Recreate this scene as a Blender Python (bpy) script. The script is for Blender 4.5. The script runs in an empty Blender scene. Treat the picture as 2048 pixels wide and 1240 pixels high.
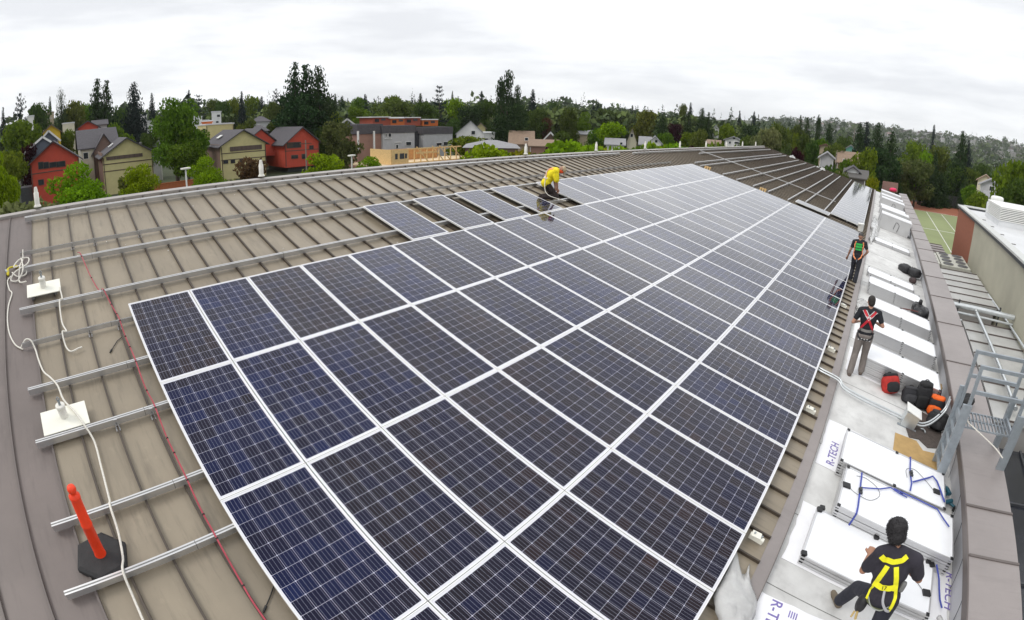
import bpy, math, random
import numpy as np
from mathutils import Vector, Matrix
random.seed(7)
RNG = np.random.default_rng(7)
C = bpy.context.scene.collection
S = bpy.context.scene
R = math.radians
PI = math.pi

# ------------------------------------------------------------------ camera (fish-eye action camera on a pole)
CAM = Vector((-0.6892, -8.0125, 2.4671))
RIGHT = Vector((0.62268, -0.78202, 0.02685)); DOWN = Vector((-0.16226, -0.16261, -0.97326)); FWD = Vector((0.76547, 0.60167, -0.22815))
cd = bpy.data.cameras.new('camera'); cam = bpy.data.objects.new('camera', cd); C.objects.link(cam); S.camera = cam
cam.matrix_world = Matrix(((RIGHT.x, -DOWN.x, -FWD.x, CAM.x), (RIGHT.y, -DOWN.y, -FWD.y, CAM.y), (RIGHT.z, -DOWN.z, -FWD.z, CAM.z), (0, 0, 0, 1)))
cd.type = 'PANO'; cd.panorama_type = 'FISHEYE_LENS_POLYNOMIAL'; cd.fisheye_fov = R(180)
cd.sensor_fit = 'HORIZONTAL'; cd.sensor_width = 36; cd.sensor_height = 21.8
cd.fisheye_polynomial_k0 = 0
cd.fisheye_polynomial_k1, cd.fisheye_polynomial_k2, cd.fisheye_polynomial_k3, cd.fisheye_polynomial_k4 = -0.05625710917, -0.000105025041, 2.4108555e-05, -7.13916495e-07
cd.shift_x = -0.01976; cd.shift_y = -0.1192
cd.clip_start = 0.05; cd.clip_end = 20000

# ------------------------------------------------------------------ sky: bright thin overcast over a Nishita sky
SUN_EL, SUN_AZ = R(52), R(150)          # azimuth from +x, anticlockwise
w = bpy.data.worlds.new("World"); S.world = w; w.use_nodes = True
nt = w.node_tree; N = nt.nodes; L = nt.links; N.clear()
out = N.new('ShaderNodeOutputWorld'); bg = N.new('ShaderNodeBackground'); sky = N.new('ShaderNodeTexSky')
sky.sky_type = 'NISHITA'; sky.sun_disc = False; sky.sun_elevation = SUN_EL; sky.sun_rotation = PI / 2 - SUN_AZ; sky.altitude = 60
tc = N.new('ShaderNodeTexCoord'); mp = N.new('ShaderNodeMapping'); mp.inputs['Scale'].default_value = (1.6, 1.6, 9.0)
mp.inputs['Rotation'].default_value = (0, 0, 0.6)
no = N.new('ShaderNodeTexNoise'); no.inputs['Scale'].default_value = 1.7; no.inputs['Detail'].default_value = 7; no.inputs['Roughness'].default_value = 0.55
cr = N.new('ShaderNodeValToRGB'); cr.color_ramp.elements[0].position = 0.36; cr.color_ramp.elements[1].position = 0.66
cr.color_ramp.elements[0].color = (7.9, 8.05, 8.35, 1); cr.color_ramp.elements[1].color = (10.7, 10.8, 10.9, 1)
glow = N.new('ShaderNodeVectorMath'); glow.operation = 'DOT_PRODUCT'; glow.inputs[1].default_value = (math.cos(R(42)) * math.cos(R(24)), math.cos(R(42)) * math.sin(R(24)), math.sin(R(42)))   # where the cloud is thinnest
zr = N.new('ShaderNodeMapRange'); zr.interpolation_type = 'SMOOTHSTEP'; zr.inputs[1].default_value = 0.76; zr.inputs[2].default_value = 1.0
zr.inputs[3].default_value = 1.04; zr.inputs[4].default_value = 1.6
mul = N.new('ShaderNodeVectorMath'); mul.operation = 'SCALE'
mx = N.new('ShaderNodeMixRGB'); mx.inputs[0].default_value = 0.94
L.new(tc.outputs['Generated'], mp.inputs[0]); L.new(mp.outputs[0], no.inputs['Vector']); L.new(no.outputs[0], cr.inputs[0])
L.new(tc.outputs['Generated'], glow.inputs[0]); L.new(glow.outputs['Value'], zr.inputs[0]); L.new(cr.outputs[0], mul.inputs[0]); L.new(zr.outputs[0], mul.inputs[3])
L.new(sky.outputs[0], mx.inputs[1]); L.new(mul.outputs[0], mx.inputs[2]); L.new(mx.outputs[0], bg.inputs[0]); bg.inputs[1].default_value = 0.1
L.new(bg.outputs[0], out.inputs[0])
sl = bpy.data.lights.new('sun', 'SUN'); so = bpy.data.objects.new('sun', sl); C.objects.link(so)
sl.energy = 1.25; sl.angle = R(22); sl.color = (1, 0.96, 0.9)
so.rotation_euler = (PI / 2 - SUN_EL, 0, SUN_AZ + PI / 2)
S.view_settings.view_transform = 'Standard'; S.view_settings.look = 'None'; S.view_settings.exposure = 0.14; S.view_settings.gamma = 1

# ------------------------------------------------------------------ helpers
def tag(o, label=None, cat=None, group=None, kind=None):
    if label: o['label'] = label
    if cat: o['category'] = cat
    if group: o['group'] = group
    if kind: o['kind'] = kind
    return o
def thing(name, label, cat, loc=(0, 0, 0), rot=(0, 0, 0), group=None):
    o = bpy.data.objects.new(name, None); C.objects.link(o); o.location = loc; o.rotation_euler = rot; o.empty_display_size = 0.1
    return tag(o, label, cat, group)
def dup(o, parent=None):
    c = o.copy(); C.objects.link(c); c.parent = parent
    for ch in list(o.children): dup(ch, c)
    return c
class MB:
    def __init__(s): s.v = []; s.f = []; s.m = []; s.sm = []
    def add(s, vs, fs, m=0, sm=False):
        b = len(s.v); s.v += [tuple(p) for p in vs]; s.f += [tuple(i + b for i in f) for f in fs]; s.m += [m] * len(fs); s.sm += [sm] * len(fs); return s
    def box(s, c, d, m=0, rot=None, rz=0):
        x, y, z = d[0] / 2, d[1] / 2, d[2] / 2
        P = [Vector(p) for p in ((-x, -y, -z), (x, -y, -z), (x, y, -z), (-x, y, -z), (-x, -y, z), (x, -y, z), (x, y, z), (-x, y, z))]
        Q = rot if rot is not None else Matrix.Rotation(rz, 3, 'Z')
        return s.add([Q @ p + Vector(c) for p in P], [(0, 3, 2, 1), (4, 5, 6, 7), (0, 1, 5, 4), (1, 2, 6, 5), (2, 3, 7, 6), (3, 0, 4, 7)], m)
    def bar(s, a, b, wd, h, m=0, up=(0, 0, 1)):                  # rectangular bar from a to b
        a, b = Vector(a), Vector(b); d = b - a; l = d.length; d.normalize(); u = Vector(up); sd = d.cross(u)
        if sd.length < 1e-5: sd = d.cross(Vector((1, 0, 0)))
        sd.normalize(); u = sd.cross(d)
        return s.box((a + b) / 2, (l, wd, h), m, Matrix((d, -sd, u)).transposed())
    def tube(s, pts, r, n=8, m=0, cap=True):
        P = [Vector(p) for p in pts]; rs = r if hasattr(r, '__len__') else [r] * len(P); vs = []; up = None
        for i, p in enumerate(P):
            d = (P[min(i + 1, len(P) - 1)] - P[max(i - 1, 0)])
            d = d.normalized() if d.length > 1e-9 else Vector((0, 0, 1))
            if up is None: up = d.orthogonal().normalized()
            up = (up - d * up.dot(d)); up = up.normalized() if up.length > 1e-6 else d.orthogonal().normalized()
            sd = d.cross(up)
            vs += [p + (up * math.cos(2 * PI * k / n) + sd * math.sin(2 * PI * k / n)) * rs[i] for k in range(n)]
        fs = [(i * n + k, i * n + (k + 1) % n, (i + 1) * n + (k + 1) % n, (i + 1) * n + k) for i in range(len(P) - 1) for k in range(n)]
        s.add(vs, fs, m, True)
        if cap: s.add(vs[:n], [tuple(range(n - 1, -1, -1))], m); s.add(vs[-n:], [tuple(range(n))], m)
        return s
    def lathe(s, prof, c=(0, 0, 0), n=16, m=0, sm=True):
        vs = [(c[0] + r * math.cos(2 * PI * k / n), c[1] + r * math.sin(2 * PI * k / n), c[2] + z) for r, z in prof for k in range(n)]
        fs = [(i * n + k, i * n + (k + 1) % n, (i + 1) * n + (k + 1) % n, (i + 1) * n + k) for i in range(len(prof) - 1) for k in range(n)]
        s.add(vs, fs, m, sm); s.add(vs[-n:], [tuple(range(n))], m); s.add(vs[:n], [tuple(range(n - 1, -1, -1))], m); return s
    def poly(s, pts, m=0): return s.add(pts, [tuple(range(len(pts)))], m)
    def prism(s, pts, d, m=0):                                    # planar polygon pushed by vector d
        n = len(pts); P = [Vector(p) for p in pts]; Q = [p + Vector(d) for p in P]
        return s.add(P + Q, [tuple(range(n - 1, -1, -1)), tuple(range(n, 2 * n))] + [(i, (i + 1) % n, n + (i + 1) % n, n + i) for i in range(n)], m)
    def build(s, name, mats, parent=None, bevel=0, loc=None):
        me = bpy.data.meshes.new(name); me.from_pydata([tuple(p) for p in s.v], [], s.f)
        if not isinstance(mats, (list, tuple)): mats = [mats]
        for m in mats: me.materials.append(m)
        if me.polygons:
            me.polygons.foreach_set('material_index', s.m); me.polygons.foreach_set('use_smooth', s.sm)
        me.update(); o = bpy.data.objects.new(name, me); C.objects.link(o); o.parent = parent
        if loc is not None: o.location = loc
        if bevel:
            b = o.modifiers.new('bevel', 'BEVEL'); b.width = bevel; b.segments = 2; b.limit_method = 'ANGLE'; b.angle_limit = R(40)
        return o

def mat(name, col, rough=0.6, metal=0, var=0.12, scale=6.0, bump=0.0, bscale=40, spec=0.5, col2=None, trans=0, stretch=None, coat=0, sss=None):
    m = bpy.data.materials.new(name); m.use_nodes = True; t = m.node_tree; n = t.nodes; l = t.links; p = n['Principled BSDF']
    p.inputs['Roughness'].default_value = rough; p.inputs['Metallic'].default_value = metal; p.inputs['Specular IOR Level'].default_value = spec
    tc = n.new('ShaderNodeTexCoord'); vec = tc.outputs['Object']
    if stretch:
        mp = n.new('ShaderNodeMapping'); mp.inputs['Scale'].default_value = stretch; l.new(vec, mp.inputs[0]); vec = mp.outputs[0]
    nz = n.new('ShaderNodeTexNoise'); nz.inputs['Scale'].default_value = scale; nz.inputs['Detail'].default_value = 6; nz.inputs['Roughness'].default_value = 0.6
    l.new(vec, nz.inputs['Vector'])
    rp = n.new('ShaderNodeValToRGB'); rp.color_ramp.elements[0].position = 0.3; rp.color_ramp.elements[1].position = 0.7
    c1 = [min(1, c * (1 - var)) for c in col]; c2 = [min(1, c * (1 + var)) for c in (col2 or col)]
    rp.color_ramp.elements[0].color = (*c1, 1); rp.color_ramp.elements[1].color = (*c2, 1)
    l.new(nz.outputs[0], rp.inputs[0]); l.new(rp.outputs[0], p.inputs['Base Color'])
    if bump:
        b2 = n.new('ShaderNodeTexNoise'); b2.inputs['Scale'].default_value = bscale; b2.inputs['Detail'].default_value = 4; l.new(vec, b2.inputs['Vector'])
        bp = n.new('ShaderNodeBump'); bp.inputs['Strength'].default_value = bump; bp.inputs['Distance'].default_value = 0.02
        l.new(b2.outputs[0], bp.inputs['Height']); l.new(bp.outputs[0], p.inputs['Normal'])
    if coat: p.inputs['Coat Weight'].default_value = coat
    if trans: p.inputs['Transmission Weight'].default_value = trans
    return m

# pixel of the photograph -> direction, so that background things can be set at a chosen real distance
_F, _K3, _K5, _CX, _CY = 1005.914, 0.06422, -0.02627, 1064.466, 472.213
_th = np.linspace(0, 1.7, 4000); _rt = _F * (_th + _K3 * _th ** 3 + _K5 * _th ** 5)
def sight(x, y):
    dx, dy = x - _CX, y - _CY; th = float(np.interp(math.hypot(dx, dy), _rt, _th)); ph = math.atan2(dy, dx)
    return RIGHT * (math.sin(th) * math.cos(ph)) + DOWN * (math.sin(th) * math.sin(ph)) + FWD * math.cos(th)
def at(x, y, D):                                                   # point seen at pixel x, y, D metres away on the level
    d = sight(x, y); return CAM + d * (D / math.hypot(d.x, d.y))
SL = R(14); CS, SN = math.cos(SL), math.sin(SL)
def RP(u, v, n=0): return Vector((u, -v * CS - n * SN, -v * SN + n * CS))   # roof plane: u along, v down the slope, n off the panel glass plane
ROT = (SL, 0, 0)
TB = 0.2035; WA = math.atan(TB)
def WK(x, y, h=0): return Vector((x, y, -2.25 + TB * (y + 7.97) + h))       # membrane walkway, falls to the parapet
WROT = (WA, 0, 0)
def smooth(a, b, x): t = min(1, max(0, (x - a) / (b - a))); return t * t * (3 - 2 * t)
def gz(x, y):                                                      # height of the ground
    r = math.hypot(x, y); az = math.degrees(math.atan2(y, x))
    base = -11.5 + 4.5 * smooth(-15, 45, y)
    lf = smooth(0, 35, az) if az > -160 else 1
    z = base + lf * 14 * smooth(110, 620, r) + lf * 12 * smooth(600, 2500, r)
    z += (1 - lf) * (-9 * smooth(130, 420, r) + 75 * smooth(420, 2000, r) + 10 * smooth(0, -16, az) * smooth(900, 2000, r))
    return z
ORD = ('first second third fourth fifth sixth seventh eighth ninth tenth eleventh twelfth thirteenth fourteenth fifteenth sixteenth seventeenth eighteenth nineteenth twentieth '
       'twenty-first twenty-second twenty-third twenty-fourth twenty-fifth twenty-sixth').split()

# ------------------------------------------------------------------ materials
M_roof = mat('painted roof metal', (0.270, 0.227, 0.166), 0.42, 0.0, 0.10, 1.1, 0.05, 2.0, spec=0.5, stretch=(1.6, 0.35, 1))
def weather(m, dark=.72, lite=1.3, stretch=(5, .5, 1)):          # rain streaks, scuffs and chalky patches over a base coat
    t = m.node_tree; n = t.nodes; l = t.links; p = n['Principled BSDF']; src = p.inputs['Base Color'].links[0].from_socket; tc = n.new('ShaderNodeTexCoord')
    for st, sc, lo, hi, k in ((stretch, 2.3, .52, .72, dark), ((1, 1, 1), .55, .45, .7, .86), ((1.3, .8, 1), 3.1, .60, .80, lite), ((9, 3, 1), 3.0, .68, .74, lite)):
        mp = n.new('ShaderNodeMapping'); mp.inputs['Scale'].default_value = st; mp.inputs['Location'].default_value = (k * 7, st[0], 0); z = n.new('ShaderNodeTexNoise'); z.inputs['Scale'].default_value = sc; z.inputs['Detail'].default_value = 8; z.inputs['Roughness'].default_value = .65
        r = n.new('ShaderNodeMapRange'); r.inputs[1].default_value = lo; r.inputs[2].default_value = hi; r.inputs[3].default_value = 1; r.inputs[4].default_value = k; s = n.new('ShaderNodeVectorMath'); s.operation = 'SCALE'
        l.new(tc.outputs['Object'], mp.inputs[0]); l.new(mp.outputs[0], z.inputs['Vector']); l.new(z.outputs[0], r.inputs[0]); l.new(src, s.inputs[0]); l.new(r.outputs[0], s.inputs[3]); src = s.outputs[0]
    l.new(src, p.inputs['Base Color']); return m
weather(M_roof)
M_seam = mat('roof seam', (0.060, 0.046, 0.034), 0.55, 0, 0.2, 3)
M_band = weather(mat('dark roof flashing', (0.156, 0.128, 0.117), 0.45, 0, 0.10, 0.9, 0.04, 3), .8, 1.15)
M_coping = weather(mat('taupe coping metal', (0.275, 0.245, 0.235), 0.45, 0, 0.07, 1.2, 0.03, 3), .9, 1.1)
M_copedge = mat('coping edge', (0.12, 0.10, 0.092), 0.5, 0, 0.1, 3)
M_memb = mat('grey roof membrane', (0.60, 0.595, 0.58), 0.7, 0, 0.10, 1.6, 0.10, 9, col2=(0.66, 0.66, 0.645))
M_memw = mat('parapet membrane', (0.46, 0.46, 0.48), 0.65, 0, 0.08, 1.5, 0.05, 5)
weather(M_memb, .84, 1.1, (1.5, 1.5, 1)); weather(M_memw, .86, 1.1, (1.5, .4, 2))
M_memseam = mat('membrane seam', (0.20, 0.20, 0.19), 0.8)
M_alu = mat('aluminium rail', (0.64, 0.64, 0.645), 0.38, 0.75, 0.06, 3)
M_frame = mat('silver panel frame', (0.80, 0.80, 0.79), 0.35, 0.35, 0.04, 3)
M_galv = mat('galvanised steel', (0.34, 0.375, 0.405), 0.5, 0.5, 0.14, 7)
M_cond = mat('zinc conduit', (0.62, 0.65, 0.66), 0.35, 0.7, 0.1, 5)
M_back = mat('white backsheet', (0.86, 0.87, 0.89), 0.4, 0, 0.02, 2)
M_black = mat('black plastic', (0.012, 0.012, 0.013), 0.45, 0, 0.3, 8)
M_grayplast = mat('grey plastic', (0.16, 0.16, 0.16), 0.5)
M_white = mat('white paint', (0.80, 0.80, 0.77), 0.5, 0, 0.05, 5)
M_cream = mat('cream plate', (0.80, 0.79, 0.70), 0.45, 0, 0.05, 4)
M_pvc = mat('white vent cap', (0.74, 0.72, 0.66), 0.5, 0, 0.08, 9)
M_rope = mat('white rope', (0.72, 0.69, 0.62), 0.8, 0, 0.15, 60, 0.4, 120)
M_redwire = mat('red wire', (0.40, 0.05, 0.075), 0.5, 0, 0.15, 6)
M_orange = mat('orange plastic', (0.90, 0.055, 0.012), 0.4, 0, 0.1, 5)
M_rubber = mat('black rubber', (0.022, 0.021, 0.022), 0.75, 0, 0.25, 12, 0.2, 60)
M_foam = mat('white foam board', (0.84, 0.84, 0.86), 0.7, 0, 0.03, 3)
M_purple = mat('purple lettering', (0.20, 0.16, 0.42), 0.7, 0, 0.15, 30)
M_plastic = mat('clear plastic film', (0.86, 0.86, 0.85), 0.18, 0, 0.08, 9, 0.25, 14, trans=.55)
M_card = mat('cardboard', (0.46, 0.30, 0.12), 0.85, 0, 0.14, 5)
M_mat = mat('brown walkway mat', (0.085, 0.068, 0.06), 0.9, 0, 0.3, 20, 0.4, 60)
M_blue = mat('blue strap', (0.045, 0.065, 0.32), 0.6, 0, 0.2, 20)
M_brick = mat('red brick', (0.31, 0.105, 0.055), 0.8, 0, 0.15, 5)
M_olive = mat('beige stucco', (0.44, 0.42, 0.33), 0.8, 0, 0.08, 0.8)
M_whroof = mat('white membrane', (0.64, 0.65, 0.66), 0.6, 0, 0.06, 0.6)
M_grwall = mat('grey wall', (0.30, 0.29, 0.28), 0.8, 0, 0.1, 1)
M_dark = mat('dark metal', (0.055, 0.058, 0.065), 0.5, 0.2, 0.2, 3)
M_glass = mat('window glass', (0.03, 0.035, 0.042), 0.08, 0, 0.3, 2)
M_asphalt = mat('asphalt', (0.06, 0.06, 0.06), 0.9, 0, 0.15, 4)
M_shingle = mat('dark shingles', (0.075, 0.07, 0.078), 0.85, 0, 0.16, 2.2)
M_shingleb = mat('brown shingles', (0.15, 0.115, 0.095), 0.85, 0, 0.16, 2.2)
M_shingleg = mat('grey shingles', (0.26, 0.26, 0.27), 0.85, 0, 0.12, 2.2)
M_trunk = mat('bark', (0.075, 0.055, 0.04), 0.9, 0, 0.3, 8)
M_wood = mat('new lumber', (0.72, 0.50, 0.23), 0.75, 0, 0.14, 4)
M_fence = mat('cedar fence', (0.36, 0.105, 0.035), 0.8, 0, 0.15, 3)

def cell_material():
    m = bpy.data.materials.new('solar cells'); m.use_nodes = True; t = m.node_tree; n = t.nodes; l = t.links; p = n['Principled BSDF']
    tc = n.new('ShaderNodeTexCoord'); sp = n.new('ShaderNodeSeparateXYZ'); l.new(tc.outputs['Object'], sp.inputs[0])
    def mth(op, a, b=None, c=None):
        k = n.new('ShaderNodeMath'); k.operation = op
        for i, q in enumerate((a, b, c)):
            if q is None: continue
            if isinstance(q, (int, float)): k.inputs[i].default_value = q
            else: l.new(q, k.inputs[i])
        return k.outputs[0]
    X = mth('DIVIDE', mth('ADD', sp.outputs[0], 0.465), 0.155); Y = mth('DIVIDE', mth('ADD', sp.outputs[1], 0.933), 0.1555)
    FX, FY = mth('FRACT', X), mth('FRACT', Y); ax, ay = mth('ABSOLUTE', mth('SUBTRACT', FX, .5)), mth('ABSOLUTE', mth('SUBTRACT', FY, .5))
    gap = mth('GREATER_THAN', mth('MAXIMUM', ax, ay), 0.4895); dia = mth('GREATER_THAN', mth('ADD', ax, ay), 0.935)
    bus = mth('LESS_THAN', mth('ABSOLUTE', mth('SUBTRACT', mth('FRACT', mth('MULTIPLY', FX, 4)), .5)), 0.021)
    ox = mth('GREATER_THAN', mth('ABSOLUTE', sp.outputs[0]), 0.465); oy = mth('GREATER_THAN', mth('ABSOLUTE', sp.outputs[1]), 0.933)
    white = mth('MINIMUM', 1, mth('ADD', mth('ADD', gap, dia), mth('ADD', ox, oy)))
    oi = n.new('ShaderNodeObjectInfo'); cb = n.new('ShaderNodeCombineXYZ')
    l.new(mth('FLOOR', X), cb.inputs[0]); l.new(mth('FLOOR', Y), cb.inputs[1]); l.new(mth('MULTIPLY', oi.outputs['Random'], 97.0), cb.inputs[2])
    wn = n.new('ShaderNodeTexWhiteNoise'); wn.noise_dimensions = '3D'; l.new(cb.outputs[0], wn.inputs['Vector'])
    # clusters of bluer and browner cells as well as cell to cell scatter
    va = n.new('ShaderNodeVectorMath'); va.operation = 'SCALE'; va.inputs[3].default_value = 0.37; l.new(cb.outputs[0], va.inputs[0])
    nz = n.new('ShaderNodeTexNoise'); nz.inputs['Scale'].default_value = 1.0; nz.inputs['Detail'].default_value = 1; l.new(va.outputs[0], nz.inputs['Vector'])
    f = mth('ADD', mth('ADD', mth('MULTIPLY', wn.outputs['Value'], 0.30), mth('MULTIPLY', nz.outputs[0], 0.50)), mth('MULTIPLY', oi.outputs['Random'], 0.30))
    rp = n.new('ShaderNodeValToRGB'); e = rp.color_ramp.elements
    e[0].position = 0.12; e[0].color = (0.022, 0.010, 0.010, 1); e[1].position = 0.98; e[1].color = (0.004, 0.012, 0.070, 1)
    q = e.new(0.38); q.color = (0.008, 0.0058, 0.012, 1); q = e.new(0.64); q.color = (0.0035, 0.0045, 0.026, 1)
    l.new(f, rp.inputs[0])
    m1 = n.new('ShaderNodeMixRGB'); l.new(bus, m1.inputs[0]); l.new(rp.outputs[0], m1.inputs[1]); m1.inputs[2].default_value = (0.30, 0.31, 0.42, 1)
    m3 = n.new('ShaderNodeMixRGB'); l.new(mth('MINIMUM', 1, mth('ADD', gap, dia)), m3.inputs[0]); l.new(m1.outputs[0], m3.inputs[1]); m3.inputs[2].default_value = (0.44, 0.44, 0.54, 1)
    white = mth('MINIMUM', 1, mth('ADD', ox, oy)); m2 = n.new('ShaderNodeMixRGB'); l.new(white, m2.inputs[0]); l.new(m3.outputs[0], m2.inputs[1]); m2.inputs[2].default_value = (0.66, 0.66, 0.70, 1)
    l.new(m2.outputs[0], p.inputs['Base Color']); p.inputs['Roughness'].default_value = 0.06; p.inputs['IOR'].default_value = 1.5; p.inputs['Specular IOR Level'].default_value = 0.08; p.inputs['Coat Weight'].default_value = 1.0; p.inputs['Coat IOR'].default_value = 1.24; p.inputs['Coat Roughness'].default_value = 0.05
    return m
M_cell = cell_material()

def leaf_material(name, dark, light, hue=0.10, tl=0.30):
    m = bpy.data.materials.new(name); m.use_nodes = True; t = m.node_tree; n = t.nodes; l = t.links; n.clear()
    o = n.new('ShaderNodeOutputMaterial'); df = n.new('ShaderNodeBsdfDiffuse'); tr = n.new('ShaderNodeBsdfTranslucent'); ms = n.new('ShaderNodeMixShader'); ms.inputs[0].default_value = tl
    tc = n.new('ShaderNodeTexCoord'); nz = n.new('ShaderNodeTexNoise'); nz.inputs['Scale'].default_value = 5.5; nz.inputs['Detail'].default_value = 3
    l.new(tc.outputs['Object'], nz.inputs['Vector'])
    ge = n.new('ShaderNodeNewGeometry'); a = n.new('ShaderNodeMath'); a.operation = 'MULTIPLY_ADD'; a.inputs[1].default_value = 0.5; l.new(ge.outputs['Random Per Island'], a.inputs[0])
    b = n.new('ShaderNodeMath'); b.operation = 'MULTIPLY_ADD'; b.inputs[1].default_value = 1.3; b.inputs[2].default_value = -0.42; l.new(nz.outputs[0], b.inputs[0]); l.new(b.outputs[0], a.inputs[2])
    rp = n.new('ShaderNodeValToRGB'); rp.color_ramp.elements[0].color = (*dark, 1); rp.color_ramp.elements[1].color = (*light, 1); l.new(a.outputs[0], rp.inputs[0])
    oi = n.new('ShaderNodeObjectInfo'); hs = n.new('ShaderNodeHueSaturation'); mr = n.new('ShaderNodeMapRange'); mr.inputs[3].default_value = 0.5 - hue / 4; mr.inputs[4].default_value = 0.5 + hue / 4
    l.new(oi.outputs['Random'], mr.inputs[0]); l.new(mr.outputs[0], hs.inputs['Hue']); l.new(rp.outputs[0], hs.inputs['Color'])
    l.new(hs.outputs[0], df.inputs[0]); l.new(hs.outputs[0], tr.inputs[0]); l.new(df.outputs[0], ms.inputs[1]); l.new(tr.outputs[0], ms.inputs[2]); l.new(ms.outputs[0], o.inputs[0])
    return m
LEAF = dict(
    bright=leaf_material('bright spring leaves', (0.070, 0.135, 0.007), (0.27, 0.42, 0.014)),
    mid=leaf_material('mid green leaves', (0.050, 0.092, 0.010), (0.18, 0.26, 0.024)),
    olive=leaf_material('olive leaves', (0.055, 0.078, 0.014), (0.175, 0.200, 0.042)),
    grey=leaf_material('grey green leaves', (0.045, 0.066, 0.020), (0.145, 0.175, 0.060)),
    dark=leaf_material('dark green leaves', (0.032, 0.060, 0.013), (0.105, 0.150, 0.032)),
    fir=leaf_material('fir needles', (0.015, 0.032, 0.014), (0.056, 0.088, 0.032), tl=0.1),
    blue=leaf_material('blue spruce needles', (0.010, 0.018, 0.018), (0.040, 0.055, 0.048), tl=0.1),
    plum=leaf_material('plum leaves', (0.018, 0.006, 0.010), (0.060, 0.016, 0.022)),
    rust=leaf_material('rusty leaves', (0.06, 0.035, 0.02), (0.17, 0.11, 0.05)),
    yellow=leaf_material('yellow green leaves', (0.09, 0.11, 0.008), (0.32, 0.32, 0.015)),
    pale=leaf_material('pale blossom hedge', (0.07, 0.09, 0.03), (0.30, 0.33, 0.14)))
_build = MB.build
def wbuild(mb, name, mats, parent, bevel=0):                      # part modelled in world coordinates, stored in its parent's own frame
    inv = (Matrix.Translation(parent.location) @ parent.rotation_euler.to_matrix().to_4x4()).inverted()
    mb.v = [inv @ Vector(p) for p in mb.v]
    return mb.build(name, mats, parent, bevel)
def hexa(mb, P, m=0): return mb.add(P, [(0, 3, 2, 1), (4, 5, 6, 7), (0, 1, 5, 4), (1, 2, 6, 5), (2, 3, 7, 6), (3, 0, 4, 7)], m)
def rbox(mb, u0, u1, v0, v1, n0, n1, m=0):
    return hexa(mb, [RP(u0, v1, n0), RP(u1, v1, n0), RP(u1, v0, n0), RP(u0, v0, n0), RP(u0, v1, n1), RP(u1, v1, n1), RP(u1, v0, n1), RP(u0, v0, n1)], m)
def wbox(mb, x0, x1, y0, y1, h0, h1, m=0):                        # box standing on the sloped walkway
    return hexa(mb, [WK(x0, y0, h0), WK(x1, y0, h0), WK(x1, y1, h0), WK(x0, y1, h0), WK(x0, y0, h1), WK(x1, y0, h1), WK(x1, y1, h1), WK(x0, y1, h1)], m)

# ------------------------------------------------------------------ ground
def terrain():
    rs = [0] + list(np.geomspace(12, 9000, 72)); na = 144; vs = []; fs = []
    for r in rs[1:]:
        for k in range(na):
            a = 2 * PI * k / na; x, y = r * math.cos(a), r * math.sin(a); vs.append((x, y, gz(x, y)))
    vs.append((0, 0, gz(0, 0))); c = len(vs) - 1
    fs = [(c, k, (k + 1) % na) for k in range(na)]
    for i in range(len(rs) - 2):
        fs += [(i * na + k, (i + 1) * na + k, (i + 1) * na + (k + 1) % na, i * na + (k + 1) % na) for k in range(na)]
    mb = MB(); mb.add(vs, fs, 0, True)
    g = mat('lawns and yards', (0.022, 0.036, 0.011), 0.95, 0, 0.35, 0.06, col2=(0.045, 0.058, 0.022))
    tag(mb.build('ground', g), kind='structure')
terrain()

# ------------------------------------------------------------------ school building with the metal roof
U0, U1, V0, V1 = -4.4, 56.2, -4.67, 8.10
school = thing('school_building', 'long school building with beige standing seam roof under the solar array', 'building', (26, -3, -9))
mb = MB(); mb.poly([RP(-1.52, V1, -.17), RP(U1, V1, -.17), RP(U1, V0, -.17), RP(-1.52, V0, -.17)], 0)
u = -1.13
while u < U1:
    rbox(mb, u - .013, u + .013, V0, V1, -.172, -.125, 1); u += .4535
wbuild(mb, 'metal_roof', [M_roof, M_seam], school)
mb = MB(); mb.poly([RP(U0, 8.27, -.166), RP(-1.52, 8.27, -.166), RP(-1.52, V0, -.166), RP(U0, V0, -.166)], 0)
for u in (-1.52, -2.03, -2.56, -3.1, -3.7): rbox(mb, u - .011, u + .011, V0, 8.2, -.168, -.128, 1)
wbuild(mb, 'gable_flashing', [M_band, M_copedge], school)
mb = MB(); rbox(mb, U0, U1, -4.80, -4.66, -.175, -.105)
wbuild(mb, 'ridge_cap', mat('ridge cap metal', (0.36, 0.335, 0.315), 0.45, 0, .1, 2), school, .008)
mb = MB(); rbox(mb, -1.5, U1, 8.1, 8.27, -.19, -.165)
mb.add([RP(U0, 8.272, -.15), RP(U1, 8.272, -.15), RP(U1, 8.272, -.26), RP(U0, 8.272, -.26)], [(0, 1, 2, 3)])
wbuild(mb, 'eave_flashing', M_coping, school)
YP = -10.54; ZC = -2.17
mb = MB(); mb.poly([WK(U0, YP), WK(U1, YP), WK(U1, -7.95), WK(U0, -7.95)], 0)
for x in [-1.2, 1.1, 3.75, 5.1, 7.0, 9.58, 12.2, 15.4, 18.0, 20.9, 23.6, 26.4, 29.2, 32, 35, 38, 41, 44, 47, 50, 53]: wbox(mb, x - .005, x + .005, YP, -7.97, 0, .004, 1)
wbuild(mb, 'membrane_gutter', [M_memb, M_memseam], school)
mb = MB(); mb.box(((U0 + U1) / 2, YP - .30, ZC - 2.03), (U1 - U0, .6, 4.02)); wbuild(mb, 'parapet_wall', M_memw, school)
mb = MB(); x = U0; js = [-1.0, 2.2, 5.06, 6.16, 8.9, 11.7, 14.6, 17.4]
while js[-1] < 53: js.append(js[-1] + 2.8)
xs = [U0] + js + [U1]
for a, b in zip(xs[:-1], xs[1:]): mb.box(((a + b) / 2, YP - .345, ZC + .01), (b - a - .006, .80, .06), 0, Matrix.Rotation(-.006, 3, 'Y'))
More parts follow.
